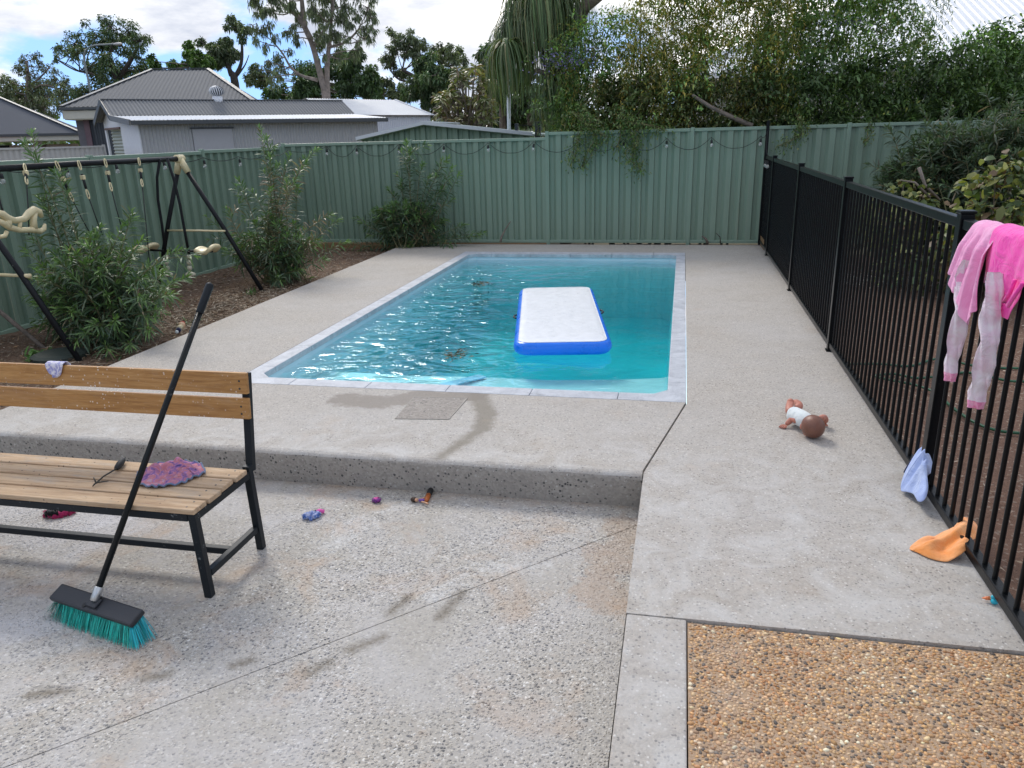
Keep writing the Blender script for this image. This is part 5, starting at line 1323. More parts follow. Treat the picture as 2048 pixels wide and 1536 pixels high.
hp2 = [(2070, 766), (2020, 762), (1970, 752), (1930, 745), (1880, 752), (1830, 756), (1790, 748), (1750, 752), (1790, 762), (1830, 770), (1870, 785), (1905, 815), (1950, 845), (2000, 862), (2070, 868)]
from_px = lambda L_: [atz(u, v, -0.148) for u, v in L_]
def smoothpath(P, k=6):
    P = [np.array(p) for p in P]; out = []
    for i in range(len(P) - 1):
        p0, p1, p2, p3 = P[max(0, i - 1)], P[i], P[i + 1], P[min(len(P) - 1, i + 2)]
        for t in np.linspace(0, 1, k + 1)[:-1]: out.append(.5 * (2 * p1 + (p2 - p0) * t + (2 * p0 - 5 * p1 + 4 * p2 - p3) * t * t + (3 * p1 - p0 - 3 * p2 + p3) * t ** 3))
    return out + [P[-1]]
hpath = smoothpath(from_px(hp) + [np.array([3.1, 5.9, -0.148]), np.array([3.3, 5.6, -0.148]), np.array([3.0, 5.3, -0.145])] + from_px(hp2))
tag(MB().tube(hpath, 0.0095, 8).build('garden_hose', hosem, smooth=True), 'green garden hose looped over the bare earth right of the fence', 'hose')

# ------------------------------------------------------------------ trees
def tree(name, label, Y, trunk, lobes, nleaf, L, W, cols, seed, droop=0.3, cat='tree', barkm='bark', depth=1.0, hang=0.4, sub=9, clump=0.31, group=None, twig=0.012, ground=-0.4, hide_trunk=False):
    """trunk: list of chains [(u, v, radius m), ...]; lobes: (u, v, radius px[, depth offset m])"""
    r = np.random.default_rng(seed); base = at(trunk[0][0][0], trunk[0][0][1], Y); root = empty(name, (base[0], base[1], ground), label, cat, group)
    mb = MB(); nodes = []
    for ci, chn in enumerate(trunk):
        pts = [at(u, v, Y + (0 if ci == 0 else 0.15 * i)) for i, (u, v, q) in enumerate(chn)]; rad = [q for _, _, q in chn]
        if ci == 0: pts = [np.array([base[0], base[1], ground - 0.1])] + pts; rad = [rad[0] * 1.25] + rad
        sp = smoothpath(pts, 4); rr = np.interp(np.linspace(0, 1, len(sp)), np.linspace(0, 1, len(rad)), rad)
        mb.tube(sp, list(rr), 9); nodes += [(p, q) for p, q in zip(sp, rr) if p[2] > 0.5]
    NP = np.array([p for p, _ in nodes]); NR = np.array([q for _, q in nodes]); P, D, LLn = [], [], []; KT = []
    tot = sum(l[2] ** 2 for l in lobes)
    for l in lobes:
        yo = l[3] if len(l) > 3 else r.uniform(-1, 1) * depth
        c = at(l[0], l[1], Y + yo); rad = l[2] / FPX * np.linalg.norm(c - EYE)
        lowp = NP[:, 2] < c[2] + rad * .3; cand = NP if not lowp.any() else NP[lowp]; cr = NR if not lowp.any() else NR[lowp]
        j = np.argmin(np.linalg.norm(cand - c, axis=1)); a = cand[j]; r0 = min(cr[j] * .7, 0.02 + rad * 0.05)
        mid = (a + c) / 2 + r.normal(0, .12, 3) * np.linalg.norm(c - a) + [0, 0, -0.05 * rad]
        mb.tube([bez(a, mid, c, t) for t in np.linspace(0, 1, 6)], list(np.linspace(r0, max(twig, r0 * .45), 6)), 5, False)
        k = max(3, int(sub)); cs = c + norm(r.normal(size=(k, 3))) * rad * r.uniform(.35, .95, (k, 1))
        m = int(nleaf * l[2] ** 2 / tot / k)
        for s in cs:
            mb.tube([c, (c + s) / 2 + r.normal(0, .06, 3) * rad, s], [max(twig, r0 * .45), twig * .8, twig * .5], 4, False)
            n_ = max(6, int(m * r.uniform(.6, 1.4))); cr_ = clump * rad * r.uniform(.7, 1.25)
            dd_ = norm(r.normal(size=(n_, 3))); rr_ = cr_ * r.uniform(0.15, 1.0, (n_, 1)) ** .6
            q = s + dd_ * rr_ * [1, 1, 0.75 + hang * .5]; q[:, 2] -= hang * cr_ * r.uniform(0, 1, n_) ** 2 * 1.2
            P.append(q); KT.append(np.full(n_, r.uniform(.65, 1.4))); D.append(norm(dd_ * .8 + r.normal(0, .5, (n_, 3)) + [0, 0, -hang * 1.6]))
            LLn.append(L * r.uniform(.65, 1.25, n_))
    P = np.concatenate(P); D = np.concatenate(D); LLn = np.concatenate(LLn)
    mb.build('trunk', MT[barkm], root, smooth=True)
    leaves('crown', P, D, LLn, LLn * W / L, palette(len(P), cols, .2) * np.concatenate(KT)[:, None], root, droop=droop, fold=.15)
    return root
gum = [(0.12, 0.15, 0.085), (0.095, 0.125, 0.07), (0.15, 0.175, 0.10), (0.085, 0.11, 0.07)]
dkg = [(0.06, 0.105, 0.045), (0.085, 0.135, 0.06), (0.055, 0.09, 0.045)]
brt = [(0.08, 0.14, 0.035), (0.10, 0.17, 0.05), (0.06, 0.11, 0.03)]
tree('gum_tree', 'broad dense tree behind the hip-roofed house on the left', 52, [[(238, 215, .35), (238, 170, .3), (228, 140, .22), (215, 110, .15)], [(232, 165, .2), (262, 120, .14), (275, 95, .1)], [(236, 180, .16), (190, 150, .1), (150, 140, .06), (115, 120, .04)]],
     [(195, 72, 26), (222, 55, 26), (255, 62, 26), (240, 90, 30), (278, 82, 20), (282, 118, 22), (205, 100, 24), (150, 88, 18), (140, 102, 20), (160, 100, 18), (122, 100, 10), (215, 130, 30), (240, 140, 26), (192, 128, 20), (272, 135, 20), (200, 165, 28), (225, 170, 30), (170, 185, 26), (180, 200, 28), (112, 118, 8), (290, 78, 10), (250, 168, 20), (155, 70, 10), (285, 140, 12)], 13000, .22, .09, dkg + gum[:2], 51, hang=.15, sub=11, barkm='barkdark', twig=.03, depth=2)
tree('gum_tree', 'thin-crowned tree at the far left edge of the skyline', 55, [[(60, 215, .3), (58, 180, .2), (55, 140, .12), (52, 122, .06)], [(58, 175, .1), (85, 150, .06), (100, 132, .04)]],
     [(50, 122, 12), (70, 116, 10), (40, 140, 12), (62, 150, 14), (85, 135, 12), (20, 160, 14), (14, 180, 22), (40, 185, 26), (70, 180, 24), (95, 170, 20), (100, 195, 26), (55, 205, 28), (90, 215, 26), (5, 200, 20), (30, 215, 24), (115, 160, 12), (135, 168, 14), (130, 190, 20), (108, 140, 8)], 10000, .22, .08, gum + [(0.11, 0.10, 0.07)], 52, hang=.35, sub=11, twig=.025, depth=2)
tree('small_tree', 'bright green round tree peeking over the house ridge', 46, [[(400, 150, .2), (402, 125, .1)]], [(398, 118, 18), (385, 128, 14), (415, 126, 12), (402, 138, 18), (375, 90, 9), (378, 110, 10), (306, 122, 9), (345, 126, 9), (350, 134, 12), (310, 134, 12)], 6000, .22, .11, brt, 53, hang=.1, twig=.02)
tree('gum_tree', 'dark forked tree rising right of the house ridge', 48, [[(470, 165, .25), (463, 150, .18), (455, 128, .12), (445, 110, .08)], [(467, 160, .16), (482, 128, .11), (484, 90, .08), (480, 60, .05), (470, 40, .03)], [(476, 150, .07), (490, 130, .04), (498, 110, .02)]],
     [(432, 95, 14), (445, 88, 16), (425, 110, 12), (455, 112, 18), (440, 122, 14), (470, 105, 13), (472, 52, 9), (460, 40, 9), (485, 50, 8), (495, 62, 8), (482, 75, 8), (455, 55, 6), (418, 88, 8), (400, 82, 7)], 7500, .21, .085, gum + dkg[:1], 54, hang=.3, barkm='barkdark', twig=.025)
tree('tall_gum_tree', 'tall slender gum with open drooping crown behind the sheds', 40,
     [[(652, 200, .19), (645, 165, .17), (636, 130, .155), (628, 100, .14), (618, 72, .12), (610, 50, .10), (606, 25, .13), (603, -10, .09), (600, -60, .05)], [(622, 80, .16), (604, 45, .13), (590, 28, .11), (572, 16, .09), (552, -8, .06)], [(626, 92, .1), (650, 60, .08), (665, 30, .06), (668, -10, .04)],
      [(634, 160, .10), (600, 150, .07), (580, 132, .06), (566, 108, .05), (545, 82, .03)], [(655, 200, .17), (654, 150, .14), (657, 100, .11), (662, 60, .08), (664, 10, .06), (670, -40, .04)], [(658, 95, .07), (690, 85, .06), (712, 65, .05), (722, 50, .03)]],
     [(512, 8, 16), (530, 16, 14), (500, -10, 16), (545, 20, 10), (552, -18, 22), (580, 0, 16), (505, 50, 9), (520, 60, 12), (535, 50, 12), (512, 80, 9), (530, 92, 10), (550, 74, 10), (572, 62, 10), (595, 75, 12), (590, 50, 9), (578, 102, 8), (555, 118, 14), (560, 142, 14), (545, 155, 14), (540, 125, 10),
      (630, 18, 20), (645, 35, 18), (655, 5, 22), (620, -20, 22), (640, -50, 24), (600, 30, 12), (665, 60, 15), (650, 72, 12), (640, 90, 12), (680, 35, 15), (690, 15, 16), (700, 50, 12), (712, 28, 12), (735, 15, 14), (742, 35, 14), (728, 60, 14), (745, 55, 10), (738, 75, 10), (715, 82, 8), (690, 72, 10), (675, 85, 10), (700, -20, 22), (740, -20, 18), (670, -45, 25), (640, 60, 8), (632, 70, 9), (715, 100, 12), (708, 110, 10), (675, 110, 14), (648, 112, 8)],
     12000, .19, .045, gum, 55, droop=.5, hang=.95, sub=10, clump=.28, barkm='barkgum', twig=.018, depth=1.6)
tree('dense_tree', 'dark green mass of trees behind the tall gum trunk', 56, [[(690, 215, .3), (690, 180, .2), (690, 150, .12)]],
     [(612, 145, 26), (600, 170, 26), (625, 168, 28), (650, 178, 24), (680, 125, 26), (700, 130, 24), (675, 155, 30), (705, 160, 32), (735, 162, 24), (740, 180, 24), (590, 188, 22), (715, 110, 16), (690, 190, 30), (620, 192, 26), (745, 140, 12), (560, 182, 18), (540, 188, 20)], 17000, .28, .13, dkg, 56, hang=.25, sub=12, twig=.03, depth=2.5)
tree('gum_tree', 'spreading tree with a flat open crown behind the white shed', 50, [[(850, 215, .26), (845, 180, .18), (830, 155, .12), (805, 140, .08)], [(845, 190, .12), (862, 150, .09), (880, 130, .06), (895, 110, .04)], [(838, 165, .09), (800, 160, .06), (780, 140, .04)]],
     [(800, 85, 17), (822, 82, 18), (840, 90, 15), (785, 100, 12), (770, 118, 12), (785, 125, 12), (812, 105, 14), (835, 112, 14), (780, 62, 7), (786, 68, 5), (870, 105, 14), (890, 100, 15), (905, 108, 14), (918, 102, 10), (925, 120, 10), (880, 125, 14), (905, 130, 13), (795, 142, 10), (808, 150, 12), (930, 138, 10)], 8500, .20, .08, gum, 57, hang=.2, sub=11, barkm='barkdark', twig=.025, depth=2)
tree('dense_tree', 'bushy dark tree directly behind the white shed roof', 44, [[(872, 225, .18), (868, 190, .12), (862, 160, .08)]], [(855, 130, 24), (845, 155, 24), (870, 150, 26), (885, 165, 24), (840, 180, 24), (868, 185, 26), (895, 190, 22), (820, 180, 18), (875, 210, 22), (905, 150, 16)], 12000, .23, .10, dkg + gum[:1], 58, hang=.3, sub=12, twig=.02, depth=1.6)
tree('small_tree', 'low grey-green trees left of the bushy dark tree', 58, [[(765, 215, .2), (768, 190, .1)]], [(755, 170, 12), (775, 165, 14), (790, 180, 16), (760, 188, 18), (785, 198, 16), (740, 195, 18), (808, 190, 14), (515, 140, 14), (505, 150, 12), (530, 152, 12), (525, 168, 14), (500, 160, 10)], 8000, .24, .11, gum, 59, hang=.2, twig=.02)
tree('dense_tree', 'tall shadowy tree behind the steel pole', 24, [[(1005, 250, .1), (1002, 200, .08), (995, 150, .06)], [(1060, 250, .08), (1055, 200, .06), (1060, 150, .04)]],
     [(975, 100, 16), (968, 128, 18), (985, 140, 20), (975, 165, 22), (1000, 180, 26), (1020, 210, 24), (1050, 190, 28), (1040, 225, 26), (980, 205, 20), (1075, 215, 26), (1090, 180, 28), (960, 110, 9), (1000, 120, 20), (1020, 150, 20), (1060, 150, 24), (1100, 230, 22), (1000, 230, 20)], 9500, .17, .07, dkg + [(0.07, 0.075, 0.045)], 60, hang=.5, sub=12, twig=.01, depth=1.2)
# whorled long-leaf tree
def whorl_tree():
    Y = 17.5; base = at(945, 260, Y); root = empty('loquat_tree', (base[0], base[1], -0.4), 'loquat-like tree with whorls of long pale leaves behind the green shed', 'tree')
    r = np.random.default_rng(61); mb = MB(); P, D, LL = [], [], []
    heads = [(r.uniform(872, 985), r.uniform(135, 245)) for _ in range(120)]
    heads = [(u, v) for u, v in heads if not (u < 905 and v < 185 - (u - 872) * .4) and not (u > 965 and v < 160)]
    for (u, v) in heads:
        c = at(u, v, Y + r.uniform(-.9, .9)); b = np.array([base[0] + r.normal(0, .2), base[1], 0.4]); mb.tube([b, (b + c) / 2 + r.normal(0, .1, 3), c], [.03, .02, .01], 5, False)
        n = 16; th = r.uniform(0, 6.28, n); el = r.uniform(-.5, .9, n); d = np.stack([np.cos(th) * np.cos(el), np.sin(th) * np.cos(el), np.sin(el)], 1); P.append(np.repeat(c[None], n, 0)); D.append(d); LL.append(r.uniform(.16, .27, n))
    mb.tube([np.array([base[0], base[1], -.5]), np.array([base[0], base[1], .6]), at(940, 200, Y)], [.09, .07, .04], 8); mb.build('trunk', MT['bark'], root, smooth=True)
    P = np.concatenate(P); D = np.concatenate(D); LL = np.concatenate(LL)
    leaves('crown', P, D, LL, LL * .23, palette(len(P), [(0.17, 0.18, 0.09), (0.11, 0.13, 0.06), (0.24, 0.23, 0.13), (0.08, 0.10, 0.04), (0.14, 0.10, 0.06)], .2), root, droop=.35, fold=.2, nseg=2)
whorl_tree()
# weeping strap-leaved palm-like tree
def weeping():
    Y = 13.2; base = at(1130, 262, Y); root = empty('ponytail_palm', (base[0], base[1], -.3), 'weeping plant with long hanging strap leaves above the back fence', 'tree')
    r = np.random.default_rng(62); heads = [(1055, 5), (1085, -12), (1035, 28), (1110, 0), (1020, 60), (1120, 35), (1075, 25), (1130, 130), (1110, 165), (1140, -30), (1050, -20), (1125, 190), (1100, -50), (1020, 92)]
    mb = MB(); V, T, CC = [], [], []; nv = 0
    for (u, v) in heads:
        c = at(u, v, Y + r.uniform(-.35, .35)); mb.tube([np.array([base[0], base[1], -.3]), np.array([base[0] + .1, base[1], 1.6]), (c + np.array([base[0], base[1], 2.6])) / 2 + [0, 0, .25], c], [.1, .08, .05, .03], 7)
        for _ in range(190):
            th = r.uniform(0, 6.28); out = r.uniform(.12, .42); Ln = r.uniform(.5, 1.25) * (0.75 if v > 100 else 1); w0 = r.uniform(.010, .016); seg = 7
            dh = np.array([math.cos(th), math.sin(th), 0]); sd_ = np.array([-dh[1], dh[0], 0]) * w0; lift = r.uniform(.02, .14)
            pts = []
            for k in range(seg + 1):
                t = k / seg; x = out * (1 - (1 - min(1, t * 1.6)) ** 2); z = lift * math.sin(min(1, t * 2.6) * math.pi * .5) * 2 * (1 - t) - Ln * max(0, t - .12) ** 1.15
                pts.append(c + dh * x + np.array([0.04 * math.sin(t * 3 + th), 0, z]))
            for k, p in enumerate(pts):
                wv = (1 - .8 * k / seg); V += [p - sd_ * wv, p + sd_ * wv]
            for k in range(seg): a = nv + 2 * k; T += [(a, a + 1, a + 2), (a + 1, a + 3, a + 2)]
            nv += 2 * (seg + 1); col = np.array([(0.10, 0.15, 0.06), (0.075, 0.12, 0.05), (0.14, 0.18, 0.08), (0.06, 0.09, 0.04), (0.15, 0.15, 0.07)][r.integers(0, 5)]) * r.uniform(.75, 1.25); CC += [col] * (2 * (seg + 1))
    mb.build('trunk', MT['bark'], root, smooth=True)
    trimesh('crown', np.array(V), np.array(T), MT['leaf'], root, np.array(CC))
weeping()
# ------------------------------------------------------------------ the overgrown hedge behind the back fence
def thicket(name, label, cx, cy, z0, z1, rx, ry, ncl, nleaf, L, cols, seed, strands=0, strandcols=None, holes=(), toprag=.5, flowers=0, limbs=10):
    r = np.random.default_rng(seed); root = empty(name, (cx, cy, -0.3), label, 'shrub'); mb = MB()
    base = np.array([cx, cy, -.3]); P, D, S = [], [], []; KT = []
    for k in range(ncl):
        q = r.random() ** 0.85; z = z0 + (z1 - z0) * q; f = 1 - .30 * q ** 2
        c = np.array([cx + r.uniform(-1, 1) * rx * f, cy + r.uniform(-1, 1) * ry * f, z]); rad = r.uniform(.20, .42) * (1 - .35 * q)
        n = int(nleaf / ncl * (1.35 - .75 * q)); dd_ = norm(r.normal(size=(n, 3))); off = dd_ * rad * r.uniform(.2, 1, (n, 1)) ** .5
        # arching sprays: leaves follow short arcs
        ns = 13; sd0 = norm(r.normal(size=(ns, 3)) + [0, -.4, .5]); kk = r.integers(0, ns, n); t = r.uniform(0, 1, (n, 1)) ** .8
        arc = sd0[kk] * t * rad * 1.7 + np.array([0, 0, -1.0]) * (t ** 2) * rad * .9 + r.normal(0, .018, (n, 3))
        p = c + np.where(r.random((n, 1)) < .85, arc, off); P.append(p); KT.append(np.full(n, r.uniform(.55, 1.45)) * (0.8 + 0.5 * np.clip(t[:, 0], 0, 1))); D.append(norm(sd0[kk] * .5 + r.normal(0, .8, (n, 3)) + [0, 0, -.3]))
        if k % 3 == 0: S.append(c)
    for c in S[:limbs]:
        b = np.array([cx + r.uniform(-.5, .5) * rx, cy + .2, -.3]); m = (b + c) / 2 + r.normal(0, .25, 3); mb.tube([bez(b, m, c, t) for t in np.linspace(0, 1, 6)], [.022, .018, .014, .010, .007, .004], 5, False)
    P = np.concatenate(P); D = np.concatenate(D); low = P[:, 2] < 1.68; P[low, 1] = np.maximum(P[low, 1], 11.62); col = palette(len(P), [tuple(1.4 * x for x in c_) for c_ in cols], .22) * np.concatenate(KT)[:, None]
    mb.build('branches', MT['barkdark'], root, smooth=True)
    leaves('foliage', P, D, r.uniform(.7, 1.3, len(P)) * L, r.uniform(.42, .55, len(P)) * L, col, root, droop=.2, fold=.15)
    if strands:
        Q, E_, Cc = [], [], []
        for k in range(strands):
            p = np.array([cx + r.uniform(-1, 1) * rx, cy - ry * r.uniform(.6, 1.15), r.uniform(z0 + .3, z1 * .95)]); ln = r.uniform(.3, 1.0); dx, dy = r.normal(0, .18), -abs(r.normal(0, .15)); cc = np.array(strandcols[r.integers(0, len(strandcols))])
            for t in np.linspace(0, 1, 22):
                Q.append(p + [dx * t + .03 * math.sin(7 * t + k), dy * t, -ln * t ** 1.3 + .12 * math.sin(math.pi * min(1, t * 2)) * (t < .5)]); E_.append(norm(r.normal(size=3) * [1, 1, .5] + [0, 0, -1.0])); Cc.append(cc * r.uniform(.7, 1.3))
        leaves('hanging_sprays', np.array(Q), np.array(E_), .075, .012, np.array(Cc), root, droop=.1)
    if flowers:
        fx = r.choice(len(P), flowers); Q = P[fx] + r.normal(0, .05, (flowers, 3)); leaves('flowers', Q, rnd_dirs(flowers), .035, .022, palette(flowers, [(0.16, 0.12, 0.38), (0.24, 0.19, 0.5)], .2), root)
    return root
vg = [(0.06, 0.11, 0.035), (0.08, 0.145, 0.04), (0.045, 0.085, 0.03), (0.11, 0.175, 0.05)]
yg = [(0.13, 0.14, 0.035), (0.17, 0.15, 0.04), (0.10, 0.12, 0.035), (0.22, 0.17, 0.04)]
thicket('flowering_vine', 'leafy vine thicket with small purple flowers beside the weeping plant', -1.15, 12.75, 1.2, 3.25, .85, .55, 90, 15000, .06, vg + yg[:1], 71, 140, yg + vg, flowers=0)
thicket('hanging_vine', 'yellowish trailing vine thicket spilling over the middle of the back fence', 0.25, 12.7, 1.1, 4.6, 1.15, .65, 150, 27000, .058, vg + yg, 72, 520, [tuple(1.5 * x for x in c_) for c_ in yg])
thicket('vine_thicket', 'green thicket with arching sprays behind the end of the pool fence', 2.2, 12.8, 1.2, 3.9, 1.2, .65, 150, 28000, .062, vg + yg[:1], 73, 260, [(0.13, 0.19, 0.06), (0.10, 0.17, 0.05)], flowers=160)
thicket('vine_thicket', 'shaded thicket with drooping light green sprays at the far right', 4.9, 12.7, 1.1, 2.75, 1.6, .6, 190, 34000, .068, vg + [(0.03, 0.055, 0.02)], 74, 260, [(0.10, 0.15, 0.045), (0.07, 0.12, 0.04)])
thicket('low_hedge', 'dark low hedge filling behind the right end of the back fence', 3.6, 12.25, 0.6, 2.35, 3.6, .4, 190, 42000, .075, [(0.035, 0.06, 0.022), (0.05, 0.08, 0.03), (0.03, 0.05, 0.02)], 75)
thicket('low_hedge', 'dark low growth just behind the middle of the back fence', -0.1, 12.2, 0.6, 2.3, 1.6, .4, 120, 26000, .07, [(0.04, 0.06, 0.022), (0.055, 0.075, 0.03), (0.06, 0.06, 0.025)], 76)
thicket('upper_growth', 'lanky upper growth with bright tips rising above the thicket', 1.7, 13.6, 2.6, 5.6, 1.4, .7, 40, 5500, .07, vg + brt, 77)
# purple flower sprays
def purple(u, v, Y, label, n=420, s=.16):
    c = at(u, v, Y); root = empty('flower_spray', c, label, 'flowers'); Q = c + rng.normal(0, s, (n, 3)) * [1.9, .6, .55]
    leaves('petals', Q, rnd_dirs(n), .03, .02, palette(n, [(0.17, 0.14, 0.36), (0.24, 0.20, 0.46), (0.12, 0.10, 0.25)], .2), root)['kind'] = 'stuff'
    leaves('leaf_blades', c + rng.normal(0, s, (n // 2, 3)) * [1.9, .6, .6], rnd_dirs(n // 2), .05, .02, palette(n // 2, vg, .2), root)['kind'] = 'stuff'
purple(1140, 118, 12.15, 'lavender purple flower spray left of the hanging vine')
purple(1700, 45, 12.3, 'small purple flower cluster high in the thicket', 90, .06)
# trails hanging down over the fence face
def trail(pts, Y, n, label, wid=.05):
    P, D = [], []; c0 = at(*pts[0], Y); root = empty('vine_trail', c0, label, 'vine', None); mb = MB()
    for k in range(3):
        q = [at(u + rng.normal(0, 5), v, Y + rng.uniform(-.05, .05)) for u, v in pts]; q = smoothpath(q, 5); mb.tube(q, .004, 4, False); P += q
    mb.build('stem', MT['stem'], root); P = np.array(P); k = rng.integers(0, len(P), n); P = P[k] + rng.normal(0, wid, (n, 3)) * [1, .5, 1]
    P[:, 1] = np.minimum(P[:, 1], 11.40)
    leaves('foliage', P, norm(rng.normal(size=(n, 3)) + [0, -.2, -.6]), rng.uniform(.03, .06, n), .02, palette(n, vg + [(0.13, 0.17, 0.05), (0.15, 0.16, 0.06)], .2), root)
trail([(1165, 235), (1160, 270), (1150, 300), (1138, 330)], 11.33, 330, 'vine trail down the back fence, nearest the double post', .055)
trail([(1180, 235), (1192, 275), (1180, 300), (1168, 335)], 11.33, 330, 'vine trail beside the leftmost one on the back fence', .05)
trail([(1250, 240), (1270, 275), (1262, 305), (1272, 340)], 11.33, 700, 'longest leafy vine trail hanging on the back fence', .07)
trail([(1240, 250), (1243, 275), (1240, 295)], 11.34, 120, 'short sparse vine trail left of the longest one', .035)
trail([(1150, 225), (1175, 250), (1200, 262), (1215, 275)], 11.34, 420, 'leafy growth resting on the fence top above the two leftmost vine trails', .08)
trail([(1235, 228), (1262, 245), (1300, 250), (1330, 262)], 11.36, 420, 'leafy growth resting on the fence top above the longest vine trail', .08)
trail([(1600, 230), (1605, 258), (1590, 275), (1560, 292)], 11.33, 330, 'vine trail curling over the fence right of the tall pole', .06)
trail([(1735, 240), (1738, 265), (1735, 285)], 11.33, 110, 'thin vine trail beside the dark bush', .03)
# thick limbs showing through
for lab, pts, r_, m_ in (('stout grey limb crossing behind the hanging vine', [A_(1150, 70, 13.4), A_(1158, 35, 13.4), A_(1172, 12, 13.4), A_(1200, -10, 13.4)], [.12, .11, .10, .09], 'bark'),
                         ('brown sloping branch just above the back fence', [A_(1385, 190, 11.75), A_(1420, 213, 11.7), A_(1465, 235, 11.65), A_(1505, 252, 11.6)], [.022, .028, .034, .038], 'bark'),
                         ('short cut limb among the strap leaves', [A_(1070, 140, 12.9), A_(1095, 148, 12.9)], [.04, .045], 'bark')):
    stick(lab, pts, r_, MT[m_])

# ------------------------------------------------------------------ neighbouring buildings
zinc = mat_steel("light_zinc_steel", (0.60, 0.63, 0.67), 0.5, (0.5, 0.5, 0.5, 1), .15)
greyroof = mat_steel("mid_grey_steel_roofing", (0.105, 0.112, 0.122), 0.8, (0.33, 0.34, 0.35, 1), .3)
shedroof = mat_steel("weathered_grey_steel_roofing", (0.175, 0.182, 0.19), 0.75, (0.28, 0.28, 0.28, 1), .3)
shedwall = mat_steel("silver_grey_steel_walling", (0.44, 0.45, 0.465), 0.45, (0.36, 0.36, 0.38, 1), .25)
darkwall = mat_steel("charcoal_steel_cladding", (0.05, 0.06, 0.075), 0.45)
darktrim = plain("charcoal_trim", (0.07, 0.08, 0.09, 1), 0.5)
whitep = plain("white_painted_sheet", (0.74, 0.76, 0.80, 1), 0.5, .05)
cream2 = plain("cream_painted_fascia", (0.58, 0.57, 0.50, 1), 0.5, .05)
Z = np.array([0, 0, 1.0])
def v2(a): return np.array([a[0], a[1], 0.0])
# grey shed
E0 = np.array([-15.01, 20.01, 2.2]); E1 = np.array([-10.03, 25.94, 2.2]); L_ = norm(v2(E1) - v2(E0)); W_ = np.array([-L_[1], L_[0], 0]); Ln_ = np.linalg.norm(E1 - E0)
sh = empty('grey_shed', (*E0[:2], -.3), 'long silver-grey steel shed with lean-to roof and white gable end', 'shed')
S = lambda a, b, z: v2(E0) + L_ * a + W_ * b + Z * z
mb = MB(); sheet(mb, S(0.1, 0.12, -.4), L_, Z, -W_, Ln_ - .2, .10, CORR, 0, 2.52); mb.build('side_wall', shedwall, sh)
gb = MB(); gv = [S(.1, .12, -.4), S(.1, 2.29, -.4), S(.1, 2.29, 2.04), S(.1, 4.30, 2.04), S(.1, 4.30, -.4), S(.1, 4.5, -.4), S(.1, 4.5, 2.25), S(.1, 3.16, 2.83), S(.1, 2.2, 2.33), S(.1, .12, 2.15)]
b = len(gb.v); gb.v += [tuple(p) for p in gv]; gb.f.append(tuple(range(b, b + 10))); gb.build('gable_wall', whitep, sh, solid=.05)
rd = MB(); rp_ = [(i / 4, .02 * math.sin(math.pi * 2 * i / 4)) for i in range(4)]; sheet(rd, S(.22, 2.29, -.4), Z, W_, -L_, 2.44, .10, rp_, 0, 2.01); rd.build('roller_door', plain("sage_roller_door", (0.36, 0.40, 0.36, 1), .5), sh)
MB().bar(S(.06, 2.27, 2.05), S(.06, 4.34, 2.05), .05, .06).build('door_head', MT['brick'] if False else plain("brown_door_frame", (0.14, 0.08, 0.06, 1), .6), sh)
def slope(mb, p0, U, V, width, hgt, pitch=.11): Nn = norm(np.cross(U, V)); Nn = Nn if Nn[2] > 0 else -Nn; sheet(mb, p0, U, V, Nn, width, pitch, CORR, 0, hgt)
a = S(-.15, -.1, 2.20); b_ = S(-.15, 2.2, 2.385); d = S(-.15, 3.16, 2.89); e_ = S(-.15, 4.62, 2.27)
mb = MB(); slope(mb, a, L_, norm(b_ - a), Ln_ + .3, np.linalg.norm(b_ - a)); mb.build('lean_to_roof', zinc, sh)
mb = MB(); slope(mb, b_ + Z * .02, L_, norm(d - b_), Ln_ + .3, np.linalg.norm(d - b_)); mb.build('roof', shedroof, sh)
mb = MB(); slope(mb, d, L_, norm(e_ - d), Ln_ + .3, np.linalg.norm(e_ - d)); mb.build('roof', shedroof, sh)
MB().bar(S(-.17, 3.16, 2.91), S(Ln_ + .17, 3.16, 2.91), .16, .02).build('ridge_cap', shedroof, sh)
MB().bar(S(-.15, -.16, 2.14), S(Ln_ + .15, -.16, 2.14), .11, .12).build('gutter', darktrim, sh, bevel=.01)
for p, q in ((a, b_), (b_, d), (d, e_)): MB().bar(p - Z * .05 - L_ * .03, q - Z * .05 - L_ * .03, .03, .16).build('barge_board', plain("grey_barge", (0.16, 0.17, 0.18, 1), .5) if p is a else darktrim, sh)
wb = MB(); P0_ = v2(atp(383, 258, S(0, .12, 0), W_)) ; P1_ = v2(atp(462, 257, S(0, .12, 0), W_))
c_ = (P0_ + P1_) / 2; wl = np.linalg.norm(P1_ - P0_) / 2
MB().obox(c_ - W_ * .03 + Z * 1.1, L_ * wl, W_ * .02, Z * .85).build('door_panel', plain("plain_grey_door_sheet", (0.42, 0.43, 0.46, 1), .5, .04), sh)
MB().bar(P0_ - L_ * .06 - W_ * .05 + Z * 1.97, P1_ + L_ * .06 - W_ * .05 + Z * 1.97, .04, .05).build('door_track', darktrim, sh)
for q in (P0_, P1_): MB().bar(q - W_ * .05 + Z * .2, q - W_ * .05 + Z * 1.94, .03, .03).build('door_edge', darktrim, sh)
MB().bar(S(Ln_ - .12, .06, 2.1), S(Ln_ - .12, .06, -.4), .09, .06).build('downpipe', whitep, sh)
